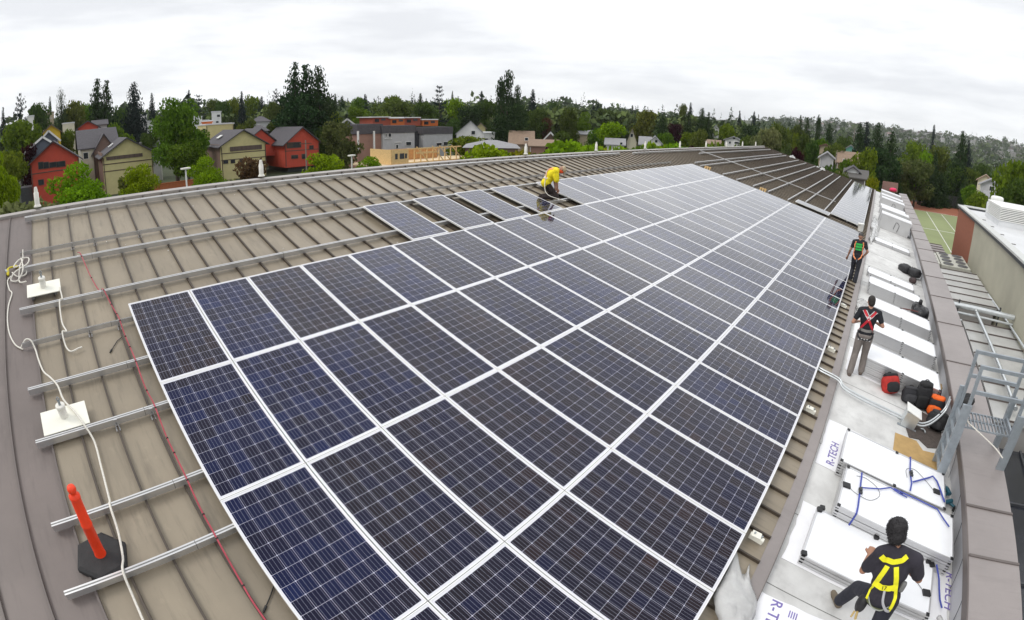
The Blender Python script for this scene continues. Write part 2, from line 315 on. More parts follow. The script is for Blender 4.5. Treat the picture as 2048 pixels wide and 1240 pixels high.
for j in js: mb.box((j, YP - .345, ZC + .05), (.045, .80, .028), 1)  # dark colour of the ribs stands in for shadow edges of stepped slabs
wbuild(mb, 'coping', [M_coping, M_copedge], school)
mb = MB(); mb.box(((U0 + U1) / 2, YP + .066, ZC - .03), (U1 - U0, .02, .15)); wbuild(mb, 'coping_edge', M_copedge, school)
mb = MB()                                                          # outside walls below the roof
yr, zr_ = RP(0, -4.8, -.3).y, RP(0, -4.8, -.3).z
ye, ze = -7.98, -2.3
mb.prism([(U0 + .1, yr, -12), (U0 + .1, yr, zr_), (U0 + .1, ye, ze), (U0 + .1, YP - .5, -3.0), (U0 + .1, YP - .5, -12)], (U1 - U0 - .2, 0, 0))
wbuild(mb, 'wall', M_grwall, school)

# vent caps standing along the ridge
vent = None
for i, u in enumerate((-1.36, 4.22, 14.85, 20.2, 25.6, 30.9, 36.2, 41.5, 46.8, 52.1)):
    if vent is None:
        vent = thing('roof_vent', '', 'vent cap'); mb = MB(); mb.lathe([(.06, 0), (.06, .30), (.045, .31), (.045, .36), (.03, .42)], n=14); mb.build('pipe', M_pvc, vent)
        mb = MB(); mb.lathe([(.09, 0), (.09, .012), (.065, .05)], n=14); mb.build('flange', M_pvc, vent); o = vent
    else: o = dup(vent)
    o.location = RP(u, -4.77, -.06)
    tag(o, 'white vent cap, ' + ['at the near end before the pale hedge', 'in front of the yellow house with small square windows', 'in front of the brown brick house', 'just right of the kneeling worker', 'before the grey-roofed bungalow', 'first after the bright street trees end', 'where the far cross rail begins', 'before the white two-storey house', 'second from the far end', 'at the far end of the roof'][i], 'vent cap', 'white vent caps along the ridge')

# ------------------------------------------------------------------ solar panels
PW, PL = 0.988, 1.938
def panel_meshes():
    x, y = PW / 2, PL / 2; mb = MB(); t = .011
    for c, d in (((0, y - t / 2, -.02), (PW, t, .04)), ((0, -y + t / 2, -.02), (PW, t, .04)), ((x - t / 2, 0, -.02), (t, PL - 2 * t, .04)), ((-x + t / 2, 0, -.02), (t, PL - 2 * t, .04))): mb.box(c, d)
    fr = mb.build('frame', M_frame)
    mb = MB(); mb.box((0, 0, -.0055), (PW - 2 * t, PL - 2 * t, .005)); gl = mb.build('cell_glass', M_cell)
    return fr, gl
panel = thing('solar_panel', '', 'solar panel', (0, 0, 0), ROT)
for p in panel_meshes(): p.parent = panel
used = []
def put_panel(u, v, label, group, n=0, yaw=0, tilt=0):
    o = panel if not used else dup(panel); used.append(1)
    o.location = RP(u, v, n); o.rotation_euler = (SL + tilt, 0, yaw); tag(o, label, 'solar panel', group)
G1 = 'solar panels of the main array'
ROWN = ['top row by the ridge', 'second row down', 'third row down', 'fourth row down', 'bottom row along the walkway']
for j in range(5):
    for i in range(26):
        if j == 0 and i < 12: continue
        lab = ('solar panel in the %s, %s from its near end' % (ROWN[j], ORD[i if j else i - 12]))
        put_panel(i + .5, (j - .5) * 1.945, lab, G1)
for (u, yaw), s in zip(((6.07, 0), (7.54, .004), (8.96, -.003), (10.38, .002)), ('nearest the camera', 'second from the camera', 'third from the camera', 'beside the kneeling worker')):
    put_panel(u, -.985, 'loose solar panel lying apart on the upper rails, ' + s, 'loose panels spread on the upper rails', .004, yaw)
put_panel(27.56, 4.93, 'single solar panel just past the far end of the main array', 'lone panel', 0)
for i in range(26): put_panel(28.5 + i, 6.86, 'solar panel in the far strip beside the walkway, %s from its near end' % ORD[i], 'far strip of solar panels')

# ------------------------------------------------------------------ mounting rails
bracket_me = None
def rail(v, u0, u1, label, w=.048, brackets=(), top=-.042, thin=False):
    global bracket_me
    mb = MB(); l = u1 - u0
    h = top + .128
    mb.box((l / 2, 0, .002 + h / 2), (l, w, h)); mb.box((l / 2, 0, .002 + h + .001), (l, .012, .002), 1)
    k = 1.4
    while k < min(l, 12): mb.box((k, 0, .003 + h / 2), (.006, w + .003, h + .004), 2); k += 3.3
    if not brackets:
        o = mb.build('mounting_rail', [M_alu, M_memseam, M_grayplast], None, loc=RP(u0, v, -.13)); o.rotation_euler = ROT; return tag(o, label, 'mounting rail', 'aluminium mounting rails')
    o = thing('mounting_rail', label, 'mounting rail', RP(u0, v, -.13), ROT, 'aluminium mounting rails'); mb.build('bar', [M_alu, M_memseam, M_grayplast], o)
    for b in brackets:
        if bracket_me is None:
            q = MB(); q.box((0, -.044, .035), (.045, .008, .13)); q.box((0, -.075, -.026), (.055, .06, .008)); q.tube([(0, -.05, .05), (0, -.065, .05)], .008, 6, 1); x = q.build('bracket', [M_alu, M_grayplast], o); bracket_me = x.data
        else:
            x = bpy.data.objects.new('bracket', bracket_me); C.objects.link(x); x.parent = o
        x.location = (b - u0, 0, 0)
    return o
SE = [-.677 + .4535 * k for k in range(0, 125)]
rail(-4.25, -1.66, 21.6, 'broad aluminium rail closest under the ridge on the bare roof', .075)
rail(-2.62, -1.74, 24.6, 'thin rail on upright brackets, second below the ridge on the bare roof', .022, [SE[k] for k in (0, 1, 3, 5, 7, 9, 11, 13, 15, 18, 21, 24, 27, 30, 33, 36, 39, 42, 45, 48)], -.055)
rail(-1.98, -1.74, 26.0, 'rail under the top ends of the loose panels, ending at the coiled rope', .055)
rail(-.62, -1.74, 26.0, 'rail running just above the second row, between the two white anchor plates', .055)
rail(.28, -1.73, 26.0, 'thin bracketed rail the loose end of white rope is knotted to', .022, [SE[0], SE[1]], -.055)
rail(1.31, -1.7, 26.0, 'rail end just above the nearer white anchor plate', .05)
rail(2.25, -1.7, 26.0, 'rail end with brackets touching the nearer white anchor plate', .05, [SE[0], SE[1]])
rail(3.42, -1.73, 26.0, 'rail end directly behind the orange post', .05)
rail(4.19, -1.81, 26.0, 'rail end closest to the camera, against the black post base', .05)
rail(5.35, .3, 26.0, 'rail hidden under the fourth panel row', .05); rail(6.35, .3, 26.0, 'upper rail hidden under the bottom panel row', .05); rail(7.35, .3, 26.0, 'lower rail hidden under the bottom panel row', .05)
FAR = [(-4.2, 23.0, 54.0, 'far broad rail closest under the ridge', 0), (-3.56, 31.5, 54.1, 'short far rail beside the ridge beyond the cross rail', 0), (-2.2, 27.2, 53.8, 'far bracketed rail second from the ridge', 1), (-1.7, 26.8, 53.8, 'far rail third from the ridge', 0), (-.3, 26.8, 53.8, 'far rail starting beside the first bit of yellow lumber', 0),
       (.55, 26.8, 53.9, 'far bracketed rail in the middle of the brown roof', 1), (1.52, 26.9, 54.2, 'far rail just above the second bit of yellow lumber', 0), (2.39, 27.0, 53.3, 'far bracketed rail with a white bag at its end', 1), (3.57, 26.9, 53.8, 'far rail just above the single panel', 0), (4.33, 28.6, 54.2, 'far rail starting from the single panel', 0), (5.5, 28.5, 55.2, 'far rail next to the strip of panels by the walkway', 0), (6.9, 28.2, 54.2, 'far rail hidden under the panel strip', 0)]
for v, a, b, l, br in FAR: rail(v, a, b, l, .06, [SE[k] + .0 for k in range(int((a + 1.2) / .4535), int((b - .3) / .4535), 2)] if br else ())
mb = MB(); mb.bar((0, 0, .02), (.8, -9.6, .02), .06, .04); o = mb.build('mounting_rail', M_alu, None, loc=RP(32.6, -3.9, -.036)); o.rotation_euler = ROT; tag(o, 'long rail crossing the far roof from ridge to walkway', 'mounting rail', 'aluminium mounting rails')
for (u, v), s in zip(((4.13, 7.93), (7.54, 7.93), (10.47, 7.93), (13.84, 7.9)), ('nearest the camera', 'beside the junction box conduits', 'beside the red harness man', 'by the green vest man')):
    o = thing('seam_clamp', 'small cream clamp on an eave seam, ' + s, 'clamp', RP(u, v, -.128), ROT, 'clamps on the eave seams')
    mb = MB(); mb.box((0, 0, .03), (.06, .19, .07)); mb.build('clamp_body', M_cream, o, .006)
    mb = MB(); mb.box((.01, .02, .07), (.10, .12, .014), rz=.1); mb.build('clamp_plate', M_cream, o); 
    for q in (-.05, .05): mb = MB(); mb.tube([(.01, q, .06), (.01, q, .10)], .011, 8); mb.build('bolt', M_galv, o)

# ------------------------------------------------------------------ things lying on the near end of the roof
def plate(u, v, label):
    o = thing('roof_anchor', label, 'roof anchor', RP(u, v, -.125), ROT, 'white roof anchors')
    mb = MB(); mb.box((0, 0, .065), (.60, .40, .014)); mb.build('plate', M_cream, o, .004)
    for sx in (-.2, .2): mb = MB(); mb.box((sx, 0, .028), (.05, .34, .055)); mb.build('foot', M_grayplast, o)
    mb = MB(); mb.lathe([(.055, .073), (.055, .20), (.05, .205), (.062, .21), (.062, .24), (.05, .245)], (0, .03, 0), 18); mb.build('post', M_pvc, o)
    mb = MB(); mb.lathe([(.016, .245), (.016, .31)], (0, .03, 0), 10); mb.tube([(.0, .03, .30), (.02, .03, .33), (0.0, .03, .36), (-.02, .03, .33), (0, .03, .30)], .008, 8); mb.build('eye_bolt', M_galv, o)
    return o
plate(-1.30, -1.13, 'white anchor plate with a short post, the one beside the coiled rope')
plate(-1.28, 1.99, 'white anchor plate with a short post crossed by the long rope, nearer the orange post')
o = thing('delineator_post', 'orange tube post on a black hexagonal rubber base', 'delineator post', RP(-1.33, 3.90, -.165), (SL - .05, .02, .25))
mb = MB(); mb.lathe([(.29, 0.002), (.29, .05), (.25, .075), (.10, .085), (.075, .09)], n=6, sm=False); mb.build('base', M_rubber, o, .006)
mb = MB(); mb.lathe([(.062, .09), (.056, .13), (.054, .50), (.057, .505), (.057, .52), (.053, .525), (.050, .82), (.050, .84)], n=22); mb.build('tube', M_orange, o)
mb = MB(); mb.lathe([(.050, .84), (.054, .85), (.054, .875), (.03, .89), (.026, .915), (.04, .93), (.043, .955), (.035, .98), (.014, .99)], n=20); mb.build('knob', M_orange, o)
def spline(P, k=6):
    P = [Vector(p) for p in P]; o = []
    for i in range(len(P) - 1):
        a, b, c, d = P[max(i - 1, 0)], P[i], P[i + 1], P[min(i + 2, len(P) - 1)]
        for j in range(k):
            t = j / k; o.append(.5 * ((2 * b) + (c - a) * t + (2 * a - 5 * b + 4 * c - d) * t * t + (3 * b - a - 3 * c + d) * t ** 3))
    return o + [P[-1]]
def line(name, label, cat, pts, r, m, n=8, k=6, group=None):
    P = spline(pts, k); b = P[0].copy(); mb = MB(); mb.tube([p - b for p in P], r, n); o = mb.build(name, m, None, loc=b); return tag(o, label, cat, group)
rn = lambda L, n: [RP(u, v, n if len(q) == 0 else q[0]) for u, v, *q in L]
line('rope', 'long white rope running down past the nearer anchor plate and the orange post', 'rope', rn([(-1.76, .27), (-1.66, .25, -.03), (-1.58, .29, -.04), (-1.54, .40), (-1.51, .65), (-1.46, .93), (-1.36, 1.22, -.03), (-1.28, 1.42, -.03), (-1.24, 1.69, -.04), (-1.14, 1.95, -.03), (-1.06, 2.22, -.025), (-1.0, 2.43), (-1.01, 2.82), (-1.04, 3.28), (-1.05, 3.44, -.025), (-1.07, 3.72, -.08), (-1.12, 4.02, -.07), (-1.17, 4.2, -.02), (-1.19, 4.43), (-1.21, 4.8), (-1.3, 5.6), (-1.2, 6.6)], -.12), .0125, M_rope)
line('rope', 'white rope looping along the dark edge flashing down to the thin rail', 'rope', rn([(-1.93, -1.95), (-1.99, -1.8), (-1.95, -1.5), (-1.90, -1.35), (-1.96, -1.0), (-1.98, -.6), (-1.95, -.2), (-1.86, .12), (-1.74, .28)], -.15), .0125, M_rope)
line('rope', 'knotted piece of white rope from the farther anchor plate to the thin rail', 'rope', rn([(-1.02, -1.02, -.05), (-1.0, -.62, -.03), (-1.05, -.55, -.02), (-1.07, -.12), (-1.02, .24, -.06), (-1.08, .28, -.03), (-1.08, .45), (-1.05, .60), (-1.0, .66), (-.90, .63), (-.84, .62)], -.12), .0125, M_rope)
line('rope', 'white rope hanging over the rail beside the yellow rope grab', 'rope', rn([(-1.67, -2.66, -.03), (-1.69, -2.45), (-1.72, -2.05, -.03), (-1.76, -1.72), (-1.70, -1.48, -.06), (-1.60, -1.42, -.03)], -.13), .0125, M_rope)
line('rope', 'coiled heap of white rope at the end of a rail', 'rope', rn([(-1.9, -2.05), (-1.78, -1.85), (-1.62, -1.9), (-1.66, -2.1, -.06), (-1.84, -2.0, -.02), (-1.74, -2.25, -.02), (-1.56, -2.3, -.04), (-1.58, -2.05, -.03), (-1.82, -1.9, -.06), (-1.92, -1.78), (-1.78, -1.72), (-1.66, -1.86, -.02), (-1.70, -2.3, -.02)], -.13), .0125, M_rope)
o = thing('rope_grab', 'yellow rope grab lying at the left end of a rail', 'rope grab', RP(-1.98, -2.12, -.165), ROT); mb = MB(); mb.tube(spline([(0, -.12, .02), (.0, 0, .06), (.03, .1, .05), (.14, .14, .03), (.2, .12, .02)], 4), [.02, .026, .03, .03, .028, .02, .018, .016, .016, .016, .016, .02, .028, .03, .024, .02, .018][:17], 8); mb.build('strap', mat('yellow webbing', (.60, .50, .02), .6), o); mb = MB(); mb.box((-.02, -.02, .05), (.05, .1, .05), rz=.4); mb.build('shackle', M_galv, o, .008)
red = rn([(-.60, -2.12, -.04), (-.55, -1.98, -.02), (-.46, -1.32), (-.37, -.76), (-.31, -.62, -.02), (-.25, -.32), (-.21, .0), (-.2, .3, -.03), (-.19, .6), (-.18, .88), (-.18, 1.30, -.025), (-.18, 1.82), (-.17, 2.25, -.025), (-.18, 2.7), (-.18, 2.95), (-.19, 3.42, -.025), (-.2, 3.84), (-.21, 4.19, -.03), (-.22, 4.71), (-.23, 5.1), (-.2, 6.2)], -.11)
o = thing('cable', 'red cable tied with black clips running along the near panel edge', 'cable', RP(-.2, 1.5, -.11)); P = spline(red, 8); mb = MB(); mb.tube(P, .0048, 8); mb.tube([p + Vector((.008, 0, .002)) for p in P], .0045, 8); wbuild(mb, 'wires', M_redwire, o)
for i in range(9, len(P) - 3, 8): mb = MB(); mb.tube([P[i] + Vector((.005, 0, .002)), P[i] + Vector((.005, 0, .002)) + (P[i + 1] - P[i]).normalized() * .010], .014, 8); wbuild(mb, 'cable_tie', M_black, o)
for pts, l in ((((-.24, .58), (-.32, .64), (-.36, .70), (-.43, .80)), 'short black cable end with a connector lying left of the red cable'), (((.05, 4.86), (-.05, 4.95), (-.14, 5.02)), 'short black cable end under the bottom left panel edge')):
    o = thing('cable_connector', l, 'connector', RP(*pts[0], -.15)); mb = MB(); Q = [RP(a, b, -.155) for a, b in pts]; mb.tube(Q, .006, 6); wbuild(mb, 'wire', M_black, o); mb = MB(); mb.tube([Q[-1], Q[-1] + (Q[-1] - Q[-2]).normalized() * .07], [.014, .009], 8); wbuild(mb, 'plug', M_black, o)
# white flecks of sealant on the bare roof, small screws
mb = MB()
for k in range(26):
    u, v = random.uniform(-1.2, 9), random.uniform(-4.3, -.3); s = random.uniform(.008, .016); rbox(mb, u, u + s, v, v + s * 1.4, -.169, -.160)
tag(mb.build('debris', M_white), 'scattered white flecks of debris on the bare beige roof', 'debris', kind='stuff')
def crumple(name, label, cat, P, sx, sy, sz, m, rot=ROT, seed=1, parts=None):
    rg = random.Random(seed); mb = MB(); n = 19; vs = []; w1 = [(rg.uniform(2, 9), rg.uniform(-9, 9), rg.uniform(0, 6)) for _ in range(5)]
    for i in range(n):
        for j in range(n):
            a, b = i / (n - 1) - .5, j / (n - 1) - .5; e = max(0, 1 - 4 * max(a * a, b * b)) ** .7; f = sum(abs(math.sin(p * 2 * a + q * b + r)) for p, q, r in w1) / 5; vs.append((a * sx * (1 + rg.uniform(-.05, .05)) * (1 + .25 * math.sin(7 * b)), b * sy * (1 + rg.uniform(-.05, .05)) * (1 + .3 * math.sin(9 * a + 1)), e * sz * (.15 + 1.0 * f) * rg.uniform(.8, 1.0) + .003))
    mb.add(vs, [(i * n + j, (i + 1) * n + j, (i + 1) * n + j + 1, i * n + j + 1) for i in range(n - 1) for j in range(n - 1)], 0, True)
    o = mb.build(name, m, None, loc=P); o.rotation_euler = rot; so = o.modifiers.new('s', 'SOLIDIFY'); so.thickness = .004; return tag(o, label, cat)
crumple('plastic_bag', 'white crumpled bag at the far end of the third rail from the ridge', 'plastic bag', RP(55, -1.2, -.165), .7, .6, .3, M_plastic, seed=2)
crumple('plastic_bag', 'white crumpled bag at the end of the far bracketed rail', 'plastic bag', RP(54.0, 2.4, -.13), .8, .5, .3, M_plastic, seed=3)
crumple('plastic_bag', 'white bag lying past the end of the middle far rail', 'plastic bag', RP(55.2, 1.7, -.165), .5, .3, .15, M_plastic, seed=4)
for (u, v), s in zip(((26.6, -1.2), (26.6, 2.15)), ('nearer the ridge', 'lower down the slope')):
    o = thing('lumber_stand', 'small stand of yellow lumber behind the far end of the array, ' + s, 'lumber', RP(u, v, -.165), ROT, 'lumber bits at the array end'); mb = MB()
    for k in range(3): mb.box((.0, -.14 + .14 * k, .13), (.05, .07, .26 - .03 * k))
    mb.build('upright_boards', M_wood, o); mb = MB(); mb.box((.04, 0, .19), (.03, .38, .06)); mb.build('cross_board', M_wood, o)
o = thing('bucket', 'white bucket behind the cap of the man in the green vest', 'bucket', RP(27.3, 7.75, -.16), (0, 0, 0)); mb = MB(); mb.lathe([(.14, 0), (.17, .36), (.18, .37), (.18, .41)], n=18); mb.build('pail', M_white, o); mb = MB(); mb.tube(spline([(.18, 0, .36), (.2, .1, .30), (.12, .2, .27), (0, .23, .26), (-.12, .2, .27), (-.18, 0, .36)], 4), .006, 6); mb.build('handle', M_galv, o)
# ------------------------------------------------------------------ stacks of upturned panels on the walkway
x_, y_ = PW / 2, PL / 2
def stack_meshes():
    mb = MB(); t = .022
    for c, d in (((0, y_ - t / 2, .02), (PW, t, .04)), ((0, -y_ + t / 2, .02), (PW, t, .04)), ((x_ - t / 2, 0, .02), (t, PL - 2 * t, .04)), ((-x_ + t / 2, 0, .02), (t, PL - 2 * t, .04))): mb.box(c, d)
    mb.box((-x_ - .0015, 0, .012), (.003, PL - .01, .006)); mb.box((-x_ - .0015, 0, .032), (.003, PL - .01, .005))
    for sx in (-1, 1):
        for sy in (-1, 0, 1): mb.box((sx * (x_ - .02), sy * (y_ - .03), .041), (.055, .05, .012), 1)
    a = mb.build('frame', [M_alu, M_black])
    mb = MB(); mb.box((0, 0, .022), (PW - 2 * t, PL - 2 * t, .008)); b = mb.build('backsheet', M_back)
    return a, b
spanel = thing('stacked_panel', '', 'solar panel', (0, 0, 0), WROT); sm_ = stack_meshes()
for p in sm_: p.parent = spanel
sused = []
def stack(xc, yc, n, where, seed):
    rg = random.Random(seed)
    for k in range(n):
        o = spanel if not sused else dup(spanel); sused.append(1)
        o.location = WK(xc + rg.uniform(-.008, .008), yc + rg.uniform(-.01, .01), .012 + k * .0465); o.rotation_euler = (WA, 0, rg.uniform(-.004, .004))
        tag(o, ('topmost upturned panel of the ' if k == n - 1 else ('lowest panel of the ' if k == 0 else '%s panel down in the ' % ORD[n - 1 - k])) + where, 'solar panel', 'solar panels stacked face down on the walkway')
    return o
top_f = stack(4.76, -9.20, 3, 'low stack under the man with the yellow harness', 1)
top_m = stack(5.74, -9.43, 7, 'blue-strapped stack beyond the yellow harness man', 2)
top_b = stack(6.86, -9.32, 6, 'stack next to the sheet of cardboard', 3)
stack(10.78, -9.34, 9, 'stack right behind the red backpack', 4)
stack(12.70, -9.36, 9, 'stack right of the man with the red harness', 5)
stack(14.64, -9.36, 9, 'stack by the big black trash bag', 6)
stack(17.22, -9.20, 8, 'stack by the legs of the green vest man', 7)
stack(19.55, -9.10, 3, 'low stack beside the black duffel bag', 8)
stack(26.85, -9.25, 3, 'low stack in front of the tall wrapped pallets', 9)
def on_top(o, name, fn, m):
    mb = MB(); fn(mb); return mb.build(name, m, o)
def jb(o, x, y, rz, cab):
    on_top(o, 'junction_box', lambda b: b.box((x, y, .040), (.10, .12, .03), 0, rz=rz), M_black)
    if cab: on_top(o, 'cable', lambda b: b.tube(spline([(p[0], p[1], .034) for p in cab], 7), .0042, 6), M_grayplast)
jb(top_m, .02, .90, .2, [(.02, .86), (-.05, .72), (-.05, .5), (.15, .36), (.32, .42), (.41, .62), (.36, .78)])
jb(top_b, -.12, -.79, .1, [(-.12, -.74), (.08, -.55), (.22, -.36), (.12, -.2), (-.1, -.22)])
jb(top_f, -.12, -.88, .25, [(-.10, -.83), (.06, -.62), (.10, -.42), (-.02, -.25), (-.2, -.22), (-.36, -.3)])
for o in (top_f,): [on_top(o, 'corner_cap', lambda b: b.box((p[0], p[1], .045), (.07, .07, .04), 0, rz=.3), M_black) for p in ((.46, .93), (.52, .90), (.47, .02), (-.45, .94), (.44, -.93), (.48, -.86))]
def ribbon(pts, wd, th=.003, nrm=None):
    P = [Vector(p) for p in pts]; mb = MB(); vs = []
    for i, p in enumerate(P):
        d = (P[min(i + 1, len(P) - 1)] - P[max(i - 1, 0)]).normalized(); n = Vector(nrm[i] if nrm else (0, 0, 1)); s = d.cross(n)
        s = s.normalized() if s.length > 1e-6 else Vector((1, 0, 0)); n = s.cross(d)
        vs += [p - s * wd / 2, p + s * wd / 2, p + s * wd / 2 + n * th, p - s * wd / 2 + n * th]
    k = len(P); mb.add(vs, [(i * 4 + a, i * 4 + (a + 1) % 4, i * 4 + 4 + (a + 1) % 4, i * 4 + 4 + a) for i in range(k - 1) for a in range(4)] + [(3, 2, 1, 0), (4 * k - 4, 4 * k - 3, 4 * k - 2, 4 * k - 1)]); return mb
def strap(label, pts, wd=.026, buckle=None):
    P = [WK(*p) for p in pts]; o = thing('ratchet_strap', label, 'strap', P[0], (0, 0, 0), 'blue ratchet straps on the stacks')
    mb = ribbon(P, wd, .004, [(-.3, 0, .95)] * len(P)); wbuild(mb, 'webbing', M_blue, o)
    if buckle: mb = MB(); b = WK(*buckle); mb.box(b + Vector((0, 0, .02)), (.12, .05, .03), rz=.2); mb.box(b + Vector((.02, 0, .045)), (.07, .035, .02), rz=.2); wbuild(mb, 'ratchet', M_dark, o)
strap('blue strap over the cardboard side stack, straight across with a ratchet', [(7.37, -9.58, .16), (7.36, -9.58, .302), (6.9, -9.58, .302), (6.62, -9.62, .302), (6.40, -9.60, .305)], .026, (6.85, -9.6, .295))
strap('blue strap end bent in a corner by the drills', [(6.66, -9.64, .305), (7.0, -9.95, .303), (7.09, -10.02, .303), (7.0, -10.10, .303), (6.85, -10.15, .303), (6.52, -10.24, .305)], .03)
strap('blue strap hanging over the edge left of the yellow harness man', [(6.21, -8.75, .348), (5.8, -8.77, .348), (5.4, -8.79, .348), (5.245, -8.79, .345), (5.235, -8.77, .2), (5.225, -8.74, .06)], .026, (5.75, -8.78, .338))
strap('loose blue strap winding between the two ratchets', [(5.86, -8.80, .346), (5.92, -8.9, .346), (6.03, -9.08, .346), (6.18, -9.25, .35), (6.14, -9.40, .347), (6.13, -9.54, .347)], .022)
strap('blue strap running along the stack edge to a loose tail behind the head', [(6.19, -9.3, .348), (6.2, -9.7, .348), (6.19, -10.08, .348), (6.02, -10.2, .347), (5.90, -10.3, .347)], .024)
strap('blue strap dangling at the right end beside the lettered foam', [(5.22, -10.18, .17), (5.05, -10.27, .10), (4.9, -10.3, .07), (4.72, -10.33, .06), (4.6, -10.38, .05)], .026)
for i, (x, h, s) in enumerate(((32.0, .85, 'nearest the camera'), (35.3, .80, 'second from the camera'), (39.0, .55, 'third from the camera'), (42.6, .8, 'fourth from the camera'), (45.7, .75, 'fifth from the camera'), (50.5, .7, 'farthest, at the end of the roof'))):
    o = thing('panel_pallet', 'tall wrapped pallet of panels on the walkway, ' + s, 'pallet', WK(x + .5, -9.35), WROT, 'wrapped pallets of panels')
    mb = MB(); mb.box((0, 0, h / 2), (.98, 1.93, h)); mb.build('wrapped_side', mat('shrink wrap %d' % i, (.50, .50, .50), .45, 0, .05, 1.5), o, .01)
    mb = MB(); mb.box((-.44, 0, h + .03), (.14, 1.98, .06)); mb.box((.44, 0, h + .03), (.14, 1.98, .06)); mb.box((0, .93, h + .02), (.75, .1, .04)); mb.box((0, -.93, h + .02), (.75, .1, .04)); mb.build('top_frame', M_back, o)
    mb = MB(); mb.box((0, 0, h + .004), (.8, 1.8, .008)); mb.build('lid', M_back, o)
    for sy in (-.97, .97): mb = MB(); mb.box((-.5, sy, h / 2), (.04, .04, h)); mb.build('corner_post', M_alu, o)
    if i in (0, 3): mb = MB(); mb.tube(spline([(-.505, -.25, .1), (-.505, -.28, .5), (-.505, -.05, .62), (-.505, .0, .2)], 5), .012, 6); mb.build('cable', M_black, o)  # dark n-shaped mark on the near face of the wrap

def font_mesh(body, size):
    cu = bpy.data.curves.new('t', 'FONT'); cu.body = body; cu.size = size; cu.extrude = .0008; cu.offset = size * .012
    t = bpy.data.objects.new('t', cu); C.objects.link(t); dg = bpy.context.evaluated_depsgraph_get(); me = bpy.data.meshes.new_from_object(t.evaluated_get(dg)); bpy.data.objects.remove(t); return me
def text(name, body, size, m, parent, loc, rot):
    me = font_mesh(body, size); me.materials.clear(); me.materials.append(m); o = bpy.data.objects.new(name, me); C.objects.link(o); o.parent = parent; o.location = loc; o.rotation_euler = rot; return o
def foam(label, x0, x1, y0, y1, th=.02, rz=0, txt=(), base=0):
    o = thing('foam_board', label, 'foam board', WK((x0 + x1) / 2, (y0 + y1) / 2, base), (WA, 0, rz), 'white foam boards'); rg = random.Random(int(x0 * 100)); lx, ly = (x1 - x0) / 2, (y1 - y0) / 2
    pts = []
    for (ax, ay), (bx, by) in (((-lx, -ly), (lx, -ly)), ((lx, -ly), (lx, ly)), ((lx, ly), (-lx, ly)), ((-lx, ly), (-lx, -ly))):
        for k in range(9): t = k / 9; pts.append((ax + (bx - ax) * t + rg.uniform(-.012, .012), ay + (by - ay) * t + rg.uniform(-.012, .012), .003))
    mb = MB(); mb.prism(pts, (0, 0, th))
    if not txt:
        bpy.data.objects.remove(o); o = mb.build('foam_board', M_foam, None, loc=WK((x0 + x1) / 2, (y0 + y1) / 2, base)); o.rotation_euler = (WA, 0, rz); return tag(o, label, 'foam board', 'white foam boards')
    mb.build('board', M_foam, o)
    for b, s, x, y, r in txt: text('lettering', b, s, M_purple, o, (x - (x0 + x1) / 2, y - (y0 + y1) / 2, th + .0045), (0, 0, r))
    return o
foam('lettered white foam board under the stack beside the cardboard', 6.42, 7.86, -10.35, -8.0, .006, 0, [('R-TECH', .20, 6.53, -8.30, 0)])
foam('long lettered white foam board under the two stacks by the yellow harness man', 4.22, 5.42, -10.52, -8.02, .006, 0, [('R-TECH', .21, 5.38, -10.46, PI)])
f3 = foam('torn lettered white foam board in the bottom corner under the clear plastic', 2.2, 3.58, -9.3, -7.74, .05, .06, [('R-TECH', .19, 3.56, -8.16, PI)])
mb = MB()
for k in range(4): mb.box((.56, .03 + k * .03, .0545), (.10, .014, .002))
mb.build('emblem', M_purple, f3)
foam('blank foam board poking out beside the gray trousers of the red harness man', 10.2, 11.6, -10.3, -8.05, .006)
foam('blank foam board under the stack right of the red harness man', 12.2, 13.4, -10.3, -8.05, .006); foam('blank foam board beside the head of the red harness man', 14.1, 15.4, -10.3, -8.1, .006)
crumple('plastic_sheet', 'clear crumpled plastic film over the bottom eave of the roof', 'plastic sheet', Vector((3.05, -7.80, -2.05)), 1.35, .40, .13, M_plastic, (SL, .0, .3), 5)
crumple('plastic_sheet', 'clear plastic film hanging at the parapet in the bottom right corner', 'plastic sheet', WK(4.25, -10.40, .01), .4, .2, .12, M_plastic, WROT, 6)
crumple('plastic_sheet', 'clear plastic film beside the knees of the red harness man', 'plastic sheet', WK(14.9, -8.2, 0), 1.6, .5, .2, M_plastic, WROT, 8)
crumple('plastic_sheet', 'white wrapping strewn along the eave near the far pallets', 'plastic sheet', WK(31, -8.25, 0), 9, .5, .3, M_plastic, WROT, 9)
mb = MB(); mb.prism([(.34, .52, .003), (-.30, .54, .003), (-.40, -.53, .003), (.30, -.50, .003), (.16, -.1, .003), (.40, .05, .003)], (0, 0, .006)); o = mb.build('cardboard_sheet', M_card, None, loc=WK(8.15, -9.85)); o.rotation_euler = WROT; tag(o, 'flat brown cardboard sheet between the dark mat and the white stack', 'cardboard')
mb = MB(); mb.prism([(-.45, .42, .004), (-.36, .20, .004), (-.52, .0, .004), (-.30, -.34, .004), (.75, -.36, .004), (.85, .2, .004), (.1, .55, .004)], (0, 0, .012)); o = mb.build('walkway_mat', M_mat, None, loc=WK(9.0, -10.05)); o.rotation_euler = WROT; tag(o, 'dark brown rubber mat beside the junction box', 'mat')

